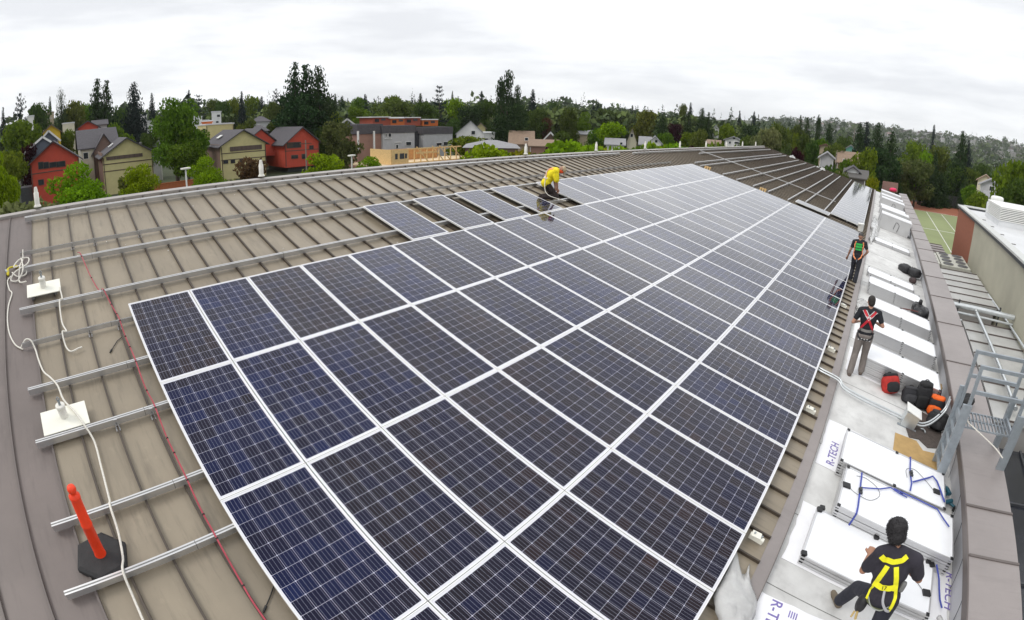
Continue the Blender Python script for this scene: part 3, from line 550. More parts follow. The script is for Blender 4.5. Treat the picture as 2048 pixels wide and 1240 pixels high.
# ------------------------------------------------------------------ conduits and junction box
o = thing('junction_box', 'grey steel junction box with a pale open lid on the walkway', 'junction box', WK(9.0, -9.58), WROT); mb = MB(); mb.box((0, 0, .17), (.30, .30, .30)); mb.build('enclosure', M_cond, o, .006)
mb = MB(); mb.box((.0, 0, .335), (.36, .36, .02), 0, Matrix.Rotation(.18, 3, 'X')); mb.build('lid', M_white, o, .004)
mb = MB(); mb.box((-.12, 0, .01), (.06, .42, .02)); mb.box((.12, 0, .01), (.06, .42, .02)); mb.build('strut', M_galv, o)
for d, s in ((0, 'upper'), (.11, 'lower')):
    line('conduit', 'zinc conduit from the roof edge to the junction box, %s of two' % s, 'conduit', [RP(9.32 - d, 7.72, -.10), RP(9.26 - d, 7.9, -.08), WK(9.20 - d, -8.0, .2), WK(9.12 - d, -8.15, .13), WK(9.06 - d, -8.6, .11), WK(9.04 - d, -9.43, .11)], .021, M_cond, 10, group='conduits at the junction box')
    line('conduit', 'zinc conduit bending from the junction box to the parapet, %s of two' % s, 'conduit', [WK(9.02 - d, -9.74, .14), WK(9.05 - d, -9.9, .15), WK(9.2 - d, -10.1, .24), WK(9.45 - d, -10.32, .45), WK(9.55 - d, -10.37, .70)], .021, M_cond, 10, group='conduits at the junction box')

# ------------------------------------------------------------------ bags and tools
def sell(mb, c, r, e=.6, m=0, rot=None, n=18, jit=0, rg=random):
    vs = []; f = lambda q: math.copysign(abs(q) ** e, q)
    for i in range(n // 2 + 1):
        th = -PI / 2 + PI * i / (n // 2)
        for k in range(n):
            a = 2 * PI * k / n; p = Vector((f(math.cos(th)) * f(math.cos(a)) * r[0], f(math.cos(th)) * f(math.sin(a)) * r[1], f(math.sin(th)) * r[2])) * (1 + rg.uniform(-jit, jit))
            vs.append((rot @ p if rot else p) + Vector(c))
    mb.add(vs, [(i * n + k, i * n + (k + 1) % n, (i + 1) * n + (k + 1) % n, (i + 1) * n + k) for i in range(n // 2) for k in range(n)], m, True); return mb
def backpack(label, x, y, sz, col, col2, rz, lean=.25, seed=1):
    rg = random.Random(seed); o = thing('backpack', label, 'backpack', WK(x, y), (0, lean, rz), 'bags in front of the stack')
    a = mat('pack cloth', col, .75, 0, .25, 9, .35, 25); b = mat('pack trim', col2, .75, 0, .25, 9, .3, 25); W_, D_, H_ = sz
    mb = MB(); sell(mb, (0, 0, H_ / 2), (D_ / 2, W_ / 2, H_ / 2), .62, jit=.05, rg=rg); mb.build('bag_body', a, o)
    mb = MB(); sell(mb, (-D_ * .45, 0, H_ * .34), (D_ * .22, W_ * .38, H_ * .26), .6, jit=.05, rg=rg); mb.build('front_pocket', b, o)
    mb = MB(); sell(mb, (0, 0, H_ * .93), (D_ * .42, W_ * .42, H_ * .12), .7, jit=.06, rg=rg); mb.build('top_flap', b, o)
    for s in (-1, 1):
        mb = MB(); mb.tube(spline([(D_ * .45, s * W_ * .2, H_ * .92), (D_ * .72, s * W_ * .26, H_ * .65), (D_ * .7, s * W_ * .3, H_ * .3), (D_ * .42, s * W_ * .34, H_ * .1)], 5), .016, 6); mb.build('shoulder_strap', M_black, o)
    mb = MB(); mb.tube(spline([(.05, -.05, H_ * .98), (.05, -.03, H_ * 1.08), (.05, .03, H_ * 1.08), (.05, .05, H_ * .98)], 4), .011, 6); mb.build('handle', M_black, o)
backpack('red backpack leaning on the panel stack, leftmost of the bags', 10.02, -9.18, (.40, .26, .42), (.42, .022, .016), (.012, .012, .014), .5, .5, 1)
backpack('low black backpack between the red one and the tall black one', 9.98, -9.62, (.38, .28, .34), (.016, .016, .020), (.03, .03, .034), .1, .35, 2)
backpack('tall black backpack standing upright among the bags', 10.03, -9.90, (.36, .30, .56), (.012, .012, .014), (.008, .008, .009), 0, .05, 3)
backpack('black backpack with a bright orange jacket on it', 9.98, -10.22, (.42, .34, .40), (.014, .014, .016), (.85, .13, .01), -.2, .15, 4)
backpack('black bag slumped against the parapet by the steel step', 9.35, -10.22, (.46, .3, .36), (.012, .012, .014), (.02, .02, .022), -.5, .3, 5)
backpack('black bag lying on the parapet coping under the railing', 9.3, -10.75, (.42, .24, .26), (.014, .014, .016), (.02, .02, .02), .6, .9, 6).__class__
bpy.data.objects['backpack.005'].location = Vector((9.4, -10.75, ZC + .05))
def blob(name, label, cat, P, parts, rz=0, group=None):
    o = thing(name, label, cat, P, (0, 0, rz), group)
    for pn, m, items in parts:
        mb = MB()
        for it in items:
            if it[0] == 'e': sell(mb, it[1], it[2], it[3] if len(it) > 3 else .8, jit=it[4] if len(it) > 4 else 0)
            elif it[0] == 'b': mb.box(it[1], it[2], rz=it[3] if len(it) > 3 else 0)
            elif it[0] == 't': mb.tube(spline(it[1], 5), it[2], 8)
        mb.build(pn, m, o)
    return o
M_trash = mat('black bin liner', (.010, .010, .012), .28, 0, .3, 9, .8, 18)
blob('trash_bag', 'big shiny black trash bag against the parapet', 'trash bag', WK(15.75, -10.05), [('sack', M_trash, [('e', (0, 0, .28), (.36, .30, .30), .8, .07), ('e', (.12, .1, .42), (.25, .2, .22), .8, .1)]), ('knot', M_trash, [('e', (.05, .05, .66), (.06, .06, .1), .8, .15)])])
blob('pry_bar', 'dark red bar lying next to the big trash bag', 'tool', WK(15.2, -9.72, .47), [('shaft', mat('red tool', (.10, .02, .016), .5), [('t', [(.0, .45, 0), (0, .1, .01), (0, -.2, .0)], .018)]), ('hook', M_dark, [('t', [(0, -.2, 0), (.03, -.27, .02), (.08, -.28, .04)], .018)])])
blob('duffel_bag', 'black duffel bag lying on the empty stretch of walkway', 'duffel bag', WK(22.2, -10.02), [('bag_body', mat('duffel cloth', (.016, .016, .018), .6, 0, .3, 8, .5, 14), [('e', (.25, .12, .19), (.36, .24, .19), .65, .05), ('e', (-.30, -.05, .18), (.34, .23, .18), .65, .05)]), ('handles', M_black, [('t', [(-.2, -.2, .3), (-.1, -.3, .22), (.1, -.3, .2), (.2, -.2, .3)], .015)])], .5)
blob('bag', 'small dark bag on the walkway left of the black duffel bag', 'bag', WK(21.0, -10.1), [('bag_body', mat('maroon cloth', (.05, .03, .03), .7), [('e', (0, 0, .09), (.22, .16, .10), .7, .08)]), ('strap', M_black, [('t', [(-.2, 0, .1), (-.1, .1, .2), (.1, .1, .2), (.2, 0, .1)], .012)])])
for i, (x, y, rz, l) in enumerate(((7.22, -10.50 + .1, .4, 'blue and silver cordless drill at the stack corner, upper one'), (6.86, -10.50 + .12, 2.2, 'blue and black cordless drill at the stack corner, lower one'))):
    blob('cordless_drill', l, 'drill', WK(x, y, .05), [('motor_housing', mat('drill teal %d' % i, (.02, .10, .14), .4), [('t', [(-.12, 0, .06), (0, 0, .065), (.05, 0, .06)], .04), ('t', [(-.08, 0, .04), (-.10, .08, .03), (-.11, .13, .03)], .025)]), ('chuck', M_galv, [('t', [(.05, 0, .06), (.14, 0, .06)], .026), ('t', [(.14, 0, .06), (.24, 0, .06)], .008)]), ('battery', M_black, [('b', (-.11, .16, .03), (.12, .06, .08), .2)])], rz, 'cordless drills')
for i, (x, y, l) in enumerate(((7.05, -10.36, 'bent silver pipe elbow lying between the two drills'), (6.98, -10.28, 'short silver pipe nipple by the lower drill'))): tag(MB().tube(spline([(0, 0, .03), (.1, .02, .04), (.14, .1 - .1 * i, .05)], 5), .03, 8).build('pipe_fitting', M_galv, None, loc=WK(x, y, .02)), l, 'pipe fitting', 'pipe fittings by the drills')
blob('work_glove', 'yellow work glove on the coping before the steel railing', 'glove', Vector((9.0, -10.60, ZC + .045)), [('palm', mat('yellow leather', (.55, .33, .06), .7), [('e', (0, 0, .03), (.09, .055, .03), .8, .08)]), ('fingers', mat('yellow leather 2', (.50, .30, .06), .7), [('t', [(.06, -.03, .02), (.13, -.05, .02)], .013), ('t', [(.07, -.01, .02), (.15, -.01, .025)], .013), ('t', [(.07, .02, .02), (.14, .03, .02)], .013), ('t', [(.02, .05, .02), (.06, .09, .02)], .013)])], .4)
blob('tool_pouch', 'purple and tan tool pouch between the stack and the parapet', 'tool pouch', WK(10.75, -10.33, 0), [('pouch', mat('purple cloth', (.035, .02, .06), .7, 0, .3, 12), [('e', (0, 0, .16), (.20, .08, .17), .6, .06)]), ('flap', mat('tan leather', (.30, .20, .09), .7), [('e', (0.02, 0, .31), (.15, .07, .05), .6, .06)])])
for x, y, l in ((9.25, -10.1, 'white pipe clip in the middle of the dark mat'), (8.95, -10.0, 'white pipe clip on the dark mat close to the cardboard'), (9.4, -9.85, 'white pipe clip at the edge of the dark mat by the bags')): tag(MB().tube(spline([(0, 0, .02), (.08, .03, .03), (.12, .1, .02)], 5), .018, 8).build('pipe_clip', M_cond, None, loc=WK(x, y, .02)), l, 'pipe clip', 'pipe clips on the dark mat')
# little wires hanging down the parapet
for i, x in enumerate((7.9, 6.6, 5.9, 5.1, 4.3)):
    line('lightning_wire', 'thin dark wire crossing the parapet face, ' + ['under the steel step', 'by the drills', 'behind the strapped stack', 'at the lettered foam', 'in the bottom corner'][i], 'wire', [Vector((x + .35, YP + .012, ZC - .10)), Vector((x + .15, YP + .012, -2.45)), Vector((x + .0, YP + .02, -2.66)), WK(x - .12, YP + .05, .02)], .004, M_dark, 5, group='thin wires on the parapet')

# ------------------------------------------------------------------ steel step-over with guard rails at the parapet
o = thing('guard_rail', 'galvanised steel step-over with guard rails straddling the parapet', 'railing', (7.7, -10.72, -1.9))
T = lambda *a: Vector(a)
for nm, x, zt in (('far_frame', 8.02, -.50), ('near_frame', 7.42, -.52)):
    mb = MB()
    for y in (-10.24, -11.16): mb.bar((x, y, -1.6 if y < -11 else -2.62), (x, y, zt), .055, .055, up=(1, 0, 0))
    for z in (zt - .0, zt - .42): mb.bar((x, -10.24 + .027, z), (x, -11.16 - .027, z), .05, .056)
    wbuild(mb, 'guard_frame', M_galv, o)
for y in (-10.22, -11.18): mb = MB(); mb.bar((8.05, y, -1.57), (7.39, y, -1.57), .04, .12); wbuild(mb, 'side_channel', M_galv, o)
mb = MB()
for k in range(13): mb.bar((8.0, -10.30 - k * .068, -1.56), (7.44, -10.30 - k * .068, -1.56), .012, .035)
for x in (8.0, 7.72, 7.44): mb.bar((x, -10.26, -1.565), (x, -11.14, -1.565), .014, .03)
wbuild(mb, 'step_grating', M_galv, o)
for y, z0 in ((-10.20, -2.66), (-11.20, -3.6)):
    mb = MB(); mb.box((7.36, y, (z0 - 1.15) / 2), (.05, .16, -1.15 - z0)); mb.box((8.08, y, (z0 - 1.15) / 2), (.05, .12, -1.15 - z0)); wbuild(mb, 'stringer_plate', M_galv, o)
mb = MB()
for k in range(4): mb.bar((8.06, -10.19, -2.5 + .24 * k), (7.38, -10.19, -2.5 + .24 * k), .05, .03)
wbuild(mb, 'ladder_rung', M_galv, o)
line('rope', 'short rope tied to the steel step and slack across its grating', 'rope', [Vector((7.39, -10.25, -1.28)), Vector((7.36, -10.30, -1.42)), Vector((7.4, -10.45, -1.52)), Vector((7.30, -10.9, -1.72)), Vector((7.2, -11.1, -1.83))], .012, M_rope)

# ------------------------------------------------------------------ lower roofs, pipes and the beige and brick building beyond the parapet
low = thing('low_wing', 'low service wing with pale metal roof panels beyond the parapet', 'building', (24, -13, -11))
mb = MB(); mb.box((21, -13.1, -8.6), (50, 3.75, 6)); wbuild(mb, 'wall', M_grwall, low)
mb = MB(); mb.box((21, -13.1, -5.58), (50, 3.75, .04)); wbuild(mb, 'flat_roof', mat('dirty gravel roof', (.16, .155, .145), .9, 0, .3, 3), low)
def ribroof(x0, x1, y0, y1, z, name, nrib):
    mb = MB(); mb.box(((x0 + x1) / 2, (y0 + y1) / 2, z), (x1 - x0, y1 - y0, .08))
    for k in range(nrib + 1): x = x0 + .02 + (x1 - x0 - .04) * k / nrib; mb.box((x, (y0 + y1) / 2, z + .065), (.035, y1 - y0, .05), 1)
    mb.box(((x0 + x1) / 2, (y0 + y1) / 2, z - .5), (x1 - x0 - .2, y1 - y0 - .2, .92), 2)
    wbuild(mb, name, [mat(name + ' metal', (.50, .50, .485), .5, .2, .14, .9), M_copedge, M_grwall], low)
ribroof(24.6, 31.2, -14.9, -12.45, -4.0, 'metal_roof_panel', 5); ribroof(13.2, 21.8, -15.0, -12.7, -4.05, 'metal_roof_panel', 7)
def condenser(x, y, z, lx, ly, h, label):
    o = thing('condenser_unit', label, 'air conditioner', (x, y, z), (0, 0, 0), 'condenser units below the parapet'); mb = MB(); mb.box((0, 0, h / 2), (lx, ly, h)); mb.build('cabinet', mat('condenser paint', (.50, .50, .44), .5), o, .02)
    nx = max(1, round(lx / .9)); ny = max(1, round(ly / .9))
    for i in range(nx):
        for k in range(ny): mb = MB(); mb.lathe([(.33, h), (.35, h + .05), (.31, h + .055), (.30, h + .01)], (-lx / 2 + lx * (i + .5) / nx, -ly / 2 + ly * (k + .5) / ny, 0), 18); mb.lathe([(.30, h + .012), (.08, h + .05), (.02, h + .055)], (-lx / 2 + lx * (i + .5) / nx, -ly / 2 + ly * (k + .5) / ny, 0), 18, 1); mb.build('fan', [M_grayplast, M_dark], o)
mb = MB(); mb.box((4, -13.4, -4.6), (17, 4.4, .3)); wbuild(mb, 'dark_skylight', mat('dark skylight', (.02, .022, .028), .25, 0, .3, 2), low)
mb = MB()
for k in range(6): mb.box((-3 + k * 2.6, -13.4, -4.42), (.06, 4.4, .06))
mb.box((4, -12.2, -4.42), (17, .06, .05)); mb.box((4, -13.6, -4.42), (17, .06, .05)); wbuild(mb, 'skylight_bar', M_dark, low)
condenser(33.9, -12.2, -4.9, 3.4, 1.0, 1.0, 'narrow condenser unit with dark fans right beside the parapet'); condenser(34.3, -13.75, -4.9, 4.0, 1.9, .95, 'wide condenser unit with six dark fans nearer the brick wall')
o = thing('roof_box', 'grey box with a pale ribbed top beyond the condenser units', 'roof unit', (40.5, -12.7, -5.56)); mb = MB(); mb.box((0, 0, .55), (3.2, 2.2, 1.1)); mb.build('cabinet', mat('blue grey paint', (.20, .21, .24), .6), o, .02)
mb = MB(); mb.box((0, 0, 1.13), (3.4, 2.4, .06))
for k in range(4): mb.box((-1.5 + k, 0, 1.18), (.04, 2.4, .05), 1)
mb.build('lid', [M_coping, M_copedge], o)
for i, z in enumerate((-3.45, -3.75, -4.05)): line('pipe', 'grey pipe crossing the gap to the beige wall, ' + ('thick topmost one', 'middle thin one', 'lowest thin one')[i], 'pipe', [Vector((21.9, -11.4, z)), Vector((21.9, -12.2, z)), Vector((21.85, -13.5, z)), Vector((21.7, -14.98, z))], (.11, .05, .04)[i], M_cond, 12, group='pipes between the roofs')
line('pipe', 'long pale pipe running along the near metal roof panels', 'pipe', [Vector((21.8, -13.2, -3.5)), Vector((21.3, -13.28, -3.62)), Vector((18, -13.3, -3.66)), Vector((13.4, -13.3, -3.68))], .07, M_cond, 12, group='pipes between the roofs')
line('pipe', 'thin conduit clipped along the foot of the beige wall', 'pipe', [Vector((43.5, -12.6, -5.0)), Vector((38.5, -13.4, -4.85)), Vector((36.8, -14.3, -4.6)), Vector((34.5, -14.85, -4.4)), Vector((30, -14.88, -4.1)), Vector((24, -14.9, -3.9)), Vector((14, -14.9, -3.6))], .055, M_cond, 10, group='pipes between the roofs')
o = thing('pipe_rack', 'dark steel brackets holding the pipes between the roofs', 'pipe rack', (21.9, -12.8, -5.5))
for y in (-12.4, -14.3): mb = MB(); mb.bar((21.9, y, -5.5), (21.9, y, -3.2), .06, .06, up=(1, 0, 0)); mb.bar((21.6, y, -4.15), (22.2, y, -4.15), .05, .05); wbuild(mb, 'bracket', M_dark, o)
o = thing('exhaust_stack', 'small white exhaust stack at the foot of the brick wall', 'vent', (34.6, -14.6, -5.5)); mb = MB(); mb.lathe([(.14, 0), (.14, .9), (.2, 1.0), (.22, 1.15), (.05, 1.2)], n=14); mb.build('pipe', M_white, o); mb = MB(); mb.lathe([(.18, 0), (.17, .06)], (0, 0, 0), 14); mb.build('flashing', M_dark, o)
gym = thing('flat_roof_building', 'beige and brick flat-roofed building on the right', 'building', (32, -22, -11.5))
mb = MB(); mb.box((24, -24, -6.5), (23, 18, 10)); wbuild(mb, 'beige_wall', M_olive, gym)
mb = MB(); mb.box((39.4, -24.01, -6.5), (7.8, 18.03, 10)); wbuild(mb, 'brick_wall', M_brick, gym)
mb = MB(); mb.box((27.85, -24, -1.46), (30.8, 17.8, .06)); wbuild(mb, 'roof_membrane', M_whroof, gym)
mb = MB(); a, b, c, d = 12.4, 43.4, -14.9, -33.1; cop = mat('pale coping', (.56, .57, .55), .5)
mb.box(((a + b) / 2, c - .22, -1.24), (b - a, .5, .1)); mb.box((b - .22, (c + d) / 2, -1.24), (.5, c - d, .1)); mb.box(((a + b) / 2, d + .22, -1.24), (b - a, .5, .1))
wbuild(mb, 'coping', cop, gym)
mb = MB(); mb.box(((a + b) / 2, c - .20, -1.37), (b - a - .02, .42, .16)); mb.box((b - .20, (c + d) / 2, -1.37), (.42, c - d - .02, .16)); wbuild(mb, 'parapet', M_dark, gym)
for x in (16, 19, 22, 25, 28, 31, 34, 37): mb = MB(); mb.box((x, c - .75, -1.41), (.05, .8, .05)); wbuild(mb, 'roof_seam', M_memseam, gym)
o = thing('rooftop_unit', 'white slatted rooftop air handler on the flat roof', 'air conditioner', (37.2, -18.4, -1.43)); mb = MB(); mb.box((0, 0, .18), (4.4, 3.7, .36)); mb.build('curb', M_whroof, o)
mb = MB(); mb.box((0, 0, .75), (4.2, 3.5, .8)); mb.build('cabinet', M_grayplast, o)
mb = MB()
for k in range(8): mb.box((0, 0, .40 + .105 * k), (4.5, 3.8, .062), 0)
mb.build('louvres', M_white, o, .02)
mb = MB(); mb.box((0, 0, 1.22), (4.5, 3.8, .07)); mb.build('cover', M_white, o, .03)
o = thing('vent_hood', 'white curved vent hood standing behind the slatted air handler', 'vent', (40.3, -17.4, -1.43)); mb = MB(); sell(mb, (0, 0, 1.25), (.35, .5, .28), .5); mb.build('hood', M_white, o); mb = MB(); mb.box((0, 0, .5), (.8, 1.4, 1.0)); mb.build('duct', M_whroof, o, .03)
o = thing('vent_hood', 'low white slatted vent hood in front of the air handler at the picture edge', 'vent', (33.3, -18.75, -1.43)); mb = MB(); sell(mb, (0, 0, .45), (.7, .6, .25), .5); mb.box((0, 0, .15), (1.1, .9, .3)); mb.build('hood', M_white, o); mb = MB(); mb.box((0, 0, .33), (1.5, 1.25, .06)); mb.build('slat', M_white, o, .02)
# sports field
def sheet(name, pts, m, kind='structure', lift=0):
    mb = MB(); mb.poly(pts); return tag(mb.build(name, m), kind=kind)
zf = max(gz(x, y) for x in (60, 90, 120, 140) for y in (-5, -20, -40, -60)) + .25
o = MB(); o.box((92, -35, zf - .6), (110, 80, 1.2)); tag(o.build('running_track', mat('red running track', (.33, .115, .06), .85, 0, .1, .2)), kind='structure')
o = MB(); o.box((85, -40, zf + .004), (82, 66, .02)); tag(o.build('sports_field', mat('field turf', (.27, .31, .15), .95, 0, .10, .15)), kind='structure')
o = MB()
for y in (-17, -20.5, -24.1, -30): o.box((98, y, zf + .02), (54, .13, .008))
for x in (126.5, 62, 98): o.box((x, -36, zf + .024), (.25, 52, .008))
tag(o.build('field_marking', M_white), kind='structure')
o = thing('chain_link_fence', 'dark mesh fence between the running track and the trees', 'fence', (143, -30, zf))
for k in range(21): mb = MB(); mb.tube([(143 + .12 * k, 6 - 3.6 * k, zf), (143 + .12 * k, 6 - 3.6 * k, zf + 3.2)], .05, 6); wbuild(mb, 'post', M_dark, o)
mb = MB()
for k in range(44): mb.bar((143, 6, zf + .08 + k * .07), (145.4, -66, zf + .08 + k * .07), .012, .035)
wbuild(mb, 'mesh', M_dark, o)
# ------------------------------------------------------------------ people
from mathutils.bvhtree import BVHTree
def capsule(mb, a, b, ra, rb, n=14):
    a, b = Vector(a), Vector(b); d = b - a
    if d.length < 1e-6: d = Vector((0, 0, 1e-4))
    u = d.normalized(); pts = []; rs = []
    for k in range(5): t = -PI / 2 + PI / 2 * k / 4 * .98; pts.append(a + u * (math.sin(t) * ra)); rs.append(max(.001, math.cos(t) * ra))
    for k in range(1, 6): t = PI / 2 * k / 5; pts.append(b + u * (math.sin(t) * rb)); rs.append(max(.001, math.cos(t) * rb))
    mb.tube(pts, rs, n)
def fuse(name, items, m, parent, vox=.011, it=4):
    mb = MB()
    for q in items:
        if q[0] == 'c': capsule(mb, *q[1:])
        else: sell(mb, q[1], q[2], q[4] if len(q) > 4 else .95, rot=q[3] if len(q) > 3 else None, n=20)
    t = mb.build('tmp', m); r = t.modifiers.new('r', 'REMESH'); r.mode = 'VOXEL'; r.voxel_size = vox; r.use_smooth_shade = True
    s = t.modifiers.new('s', 'SMOOTH'); s.factor = .5; s.iterations = it
    dg = bpy.context.evaluated_depsgraph_get(); me = bpy.data.meshes.new_from_object(t.evaluated_get(dg)); me.name = name; bpy.data.objects.remove(t)
    me.polygons.foreach_set('use_smooth', [True] * len(me.polygons))
    if not me.materials: me.materials.append(m)
    o = bpy.data.objects.new(name, me); C.objects.link(o); o.parent = parent; return o
def lerp(a, b, t): return Vector(a) * (1 - t) + Vector(b) * t
def hand(wr, el, side, curl=.5):
    wr, el = Vector(wr), Vector(el); d = (wr - el).normalized(); up = Vector((0, 0, 1)); s = d.cross(up); s = s.normalized() if s.length > .1 else Vector((1, 0, 0)); n = s.cross(d).normalized()
    pm = wr + d * .055; it = [('c', wr + d * .01, wr + d * .075, .026, .030), ('c', wr + d * .02 + s * .018, wr + d * .08 + s * .024, .018, .019), ('c', wr + d * .02 - s * .018, wr + d * .08 - s * .022, .018, .018)]
    for k, (off, ln) in enumerate(((.030, .062), (.010, .074), (-.011, .070), (-.030, .054))):
        b = wr + d * .09 + s * off; m_ = b + d * ln * .55 - n * ln * .25 * curl; e = m_ + d * ln * .42 * (1 - curl) - n * ln * .5 * curl; it += [('c', b, m_, .0105, .0095), ('c', m_, e, .0095, .008)]
    t0 = wr + d * .025 + s * (.03 * side); t1 = t0 + d * .035 + s * (.028 * side) - n * .012; it += [('c', t0, t1, .014, .012), ('c', t1, t1 + d * .032 - n * .008, .0115, .009)]
    return it
def person(label, P, rz, J, skin, shirt, trouser, boot, haircol, hair='short', sleeves=.75, long_sleeves=False, bulk=0, rot=None):
    """J: joint positions, +x is where the body faces, +y its left."""
    o = thing('person', label, 'person', P, rot or (0, 0, rz)); V = {k: Vector(v) for k, v in J.items() if k != 'curl'}
    M_skin = mat('skin', skin, .55, 0, .08, 9); M_sh = mat('shirt cloth', shirt, .85, 0, .22, 7, .9, 11, stretch=(1, 1.4, .7)); M_tr = mat('trouser cloth', trouser, .85, 0, .25, 7, .9, 12, stretch=(1.2, 1.2, .6)); M_bt = mat('boot leather', boot, .7, 0, .2, 10, .3, 40); M_hr = mat('hair', haircol, .6, 0, .3, 30, .5, 90)
    pel, che, nek, hed = V['pelvis'], V['chest'], V['neck'], V['head']; up = (hed - nek).normalized(); tup = (nek - pel).normalized(); fx = V.get('face', Vector((1, 0, 0)))
    fwd = (fx - up * fx.dot(up)).normalized(); lft = up.cross(fwd); hr = Matrix((fwd, lft, up)).transposed(); tf = (Vector((1, 0, 0)) - tup * tup.x).normalized(); tl = tup.cross(tf); tr = Matrix((tf, tl, tup)).transposed()
    E = lambda c, r, q=tr, e=.95: ('e', c, r, q, e)
    torso = [E(lerp(pel, che, .02), (.105, .155, .11)), E(lerp(pel, che, .5), (.095, .14, .14)), E(che, (.115, .165, .16)), E(lerp(che, nek, .55), (.09, .15, .09)), ('c', V['shL'], lerp(V['shL'], nek, .7), .065, .06), ('c', V['shR'], lerp(V['shR'], nek, .7), .065, .06)]
    head = [('c', lerp(che, nek, .7), hed - up * .05, .058, .055), E(hed + up * .015, (.098, .076, .112), hr), E(hed + fwd * .03 - up * .055, (.062, .055, .062), hr), E(hed + fwd * .104 - up * .012, (.018, .014, .024), hr), E(hed + fwd * .088 - up * .058, (.014, .024, .008), hr),
            E(hed + lft * .078 - up * .01, (.018, .010, .03), hr), E(hed - lft * .078 - up * .01, (.018, .010, .03), hr), E(hed + fwd * .085 + up * .03 + lft * .03, (.016, .022, .009), hr), E(hed + fwd * .085 + up * .03 - lft * .03, (.016, .022, .009), hr)]
    limbs = []; arms = []; legs = []; sh_ = []
    for s, k in ((1, 'L'), (-1, 'R')):
        sh, el, wr, hp, kn, an, to = (V[a + k] for a in ('sh', 'el', 'wr', 'hip', 'kn', 'an', 'toe'))
        limbs += [('c', sh, el, .052, .041), ('c', el, lerp(el, wr, .4), .041, .040), ('c', lerp(el, wr, .4), wr, .040, .028)] + hand(wr, el, -s, J.get('curl', .5))
        limbs += [('c', hp, kn, .082, .056), ('c', kn, lerp(kn, an, .35), .054, .056), ('c', lerp(kn, an, .35), an, .055, .038), ('c', an - Vector((0, 0, .03)), to, .04, .03)]
        se = el if long_sleeves else lerp(sh, el, sleeves)
        sh_ += [('c', sh, lerp(sh, se, .5), .070 + bulk, .066 + bulk), ('c', lerp(sh, se, .5), se, .066 + bulk, .060 + bulk)]
        if long_sleeves: sh_ += [('c', el, lerp(el, wr, .9), .056, .046)]
        legs += [('c', hp, kn, .105, .080), ('c', kn, lerp(kn, an, .45), .078, .080), ('c', lerp(kn, an, .45), lerp(kn, an, .93), .080, .078)]
        f = (to - an); f.z = 0; f = f.normalized() if f.length > .01 else Vector((1, 0, 0))
        b = fuse('boot', [('c', lerp(kn, an, .86), an, .056, .052), ('c', an - Vector((0, 0, .035)) - f * .03, to - f * .02, .050, .043), ('c', to - f * .05, to + f * .01, .045, .036)], M_bt, o, .011, 3)
    body = fuse('body', torso + head + limbs, M_skin, o, .0085, 3)
    shirt_o = fuse('shirt', [(t[0], t[1], tuple(a + .016 + bulk for a in t[2]), *t[3:]) if t[0] == 'e' else ('c', t[1], t[2], t[3] + .012 + bulk, t[4] + .002 + bulk) for t in torso] + [E(lerp(pel, che, .12), (.125, .175, .10))] + sh_, M_sh, o, .011, 4)
    tro = fuse('trousers', [E(pel - tup * .03, (.125, .172, .115)), E(lerp(pel, che, .12), (.112, .162, .05))] + legs, M_tr, o, .012, 5)
    if hair == 'short': fuse('hair', [E(hed + up * .03 - fwd * .012, (.100, .083, .105), hr), E(hed - fwd * .045 - up * .02, (.062, .072, .08), hr)], M_hr, o, .009, 2)
    elif hair == 'bushy':
        ho = fuse('hair', [E(hed + up * .045 - fwd * .010, (.124, .108, .110), hr), E(hed - fwd * .042 - up * .02, (.090, .098, .100), hr), E(hed + up * .08 + fwd * .03, (.08, .09, .06), hr)], M_hr, o, .009, 2)
        rg = random.Random(5); mb = MB(); cl = [v for v in ho.data.vertices]
        for _ in range(1500):                                      # loose tufts that break the outline of the hair
            v = rg.choice(cl); n_ = v.normal; d = (n_ + Vector((rg.uniform(-.9, .9), rg.uniform(-.9, .9), rg.uniform(-1.6, .1)))).normalized(); s = n_.cross(d); s = s.normalized() if s.length > .01 else n_.orthogonal(); l_ = rg.uniform(.006, .016)
            mb.add([v.co - s * .003, v.co + s * .003, v.co + d * l_ + n_ * .004], [(0, 1, 2)])
        mb.build('hair_tufts', M_hr, ho)
    elif hair == 'cap':
        fuse('cap', [E(hed + up * .05, (.108, .088, .085), hr)], M_hr, o, .009, 2)
        mb = MB(); mb.add([hed + up * .045 + fwd * a + lft * b for a, b in ((.07, -.075), (.165, -.05), (.185, 0), (.165, .05), (.07, .075))] + [hed + up * .06 + fwd * a + lft * b for a, b in ((.07, -.075), (.165, -.05), (.185, 0), (.165, .05), (.07, .075))], [(0, 1, 2, 3, 4), (9, 8, 7, 6, 5), (0, 5, 6, 1), (1, 6, 7, 2), (2, 7, 8, 3), (3, 8, 9, 4)]); mb.build('cap_brim', M_hr, o)
    o_shirt = [p.vertices[:] for p in shirt_o.data.polygons]; bv = BVHTree.FromPolygons([v.co.copy() for v in shirt_o.data.vertices], o_shirt)
    tv = BVHTree.FromPolygons([v.co.copy() for v in tro.data.vertices], [p.vertices[:] for p in tro.data.polygons])
    def back(l, h, leg=False, front=False):                        # point on the back (or front) of the clothes: l to the left, h up the torso from the pelvis
        c = pel + tup * h + tl * l; sg = 1 if front else -1
        hits = [t.ray_cast(c + tf * (sg * .6), tf * -sg, 1.2) for t in ((bv, tv) if leg or h < .12 else (bv,))]; hits = [q for q in hits if q[0] is not None]
        if not hits: return c + tf * sg * .14, tf * sg
        q = min(hits, key=lambda q: (q[0] - (c + tf * sg * .6)).length); return q[0] + tf * sg * .006, tf * sg
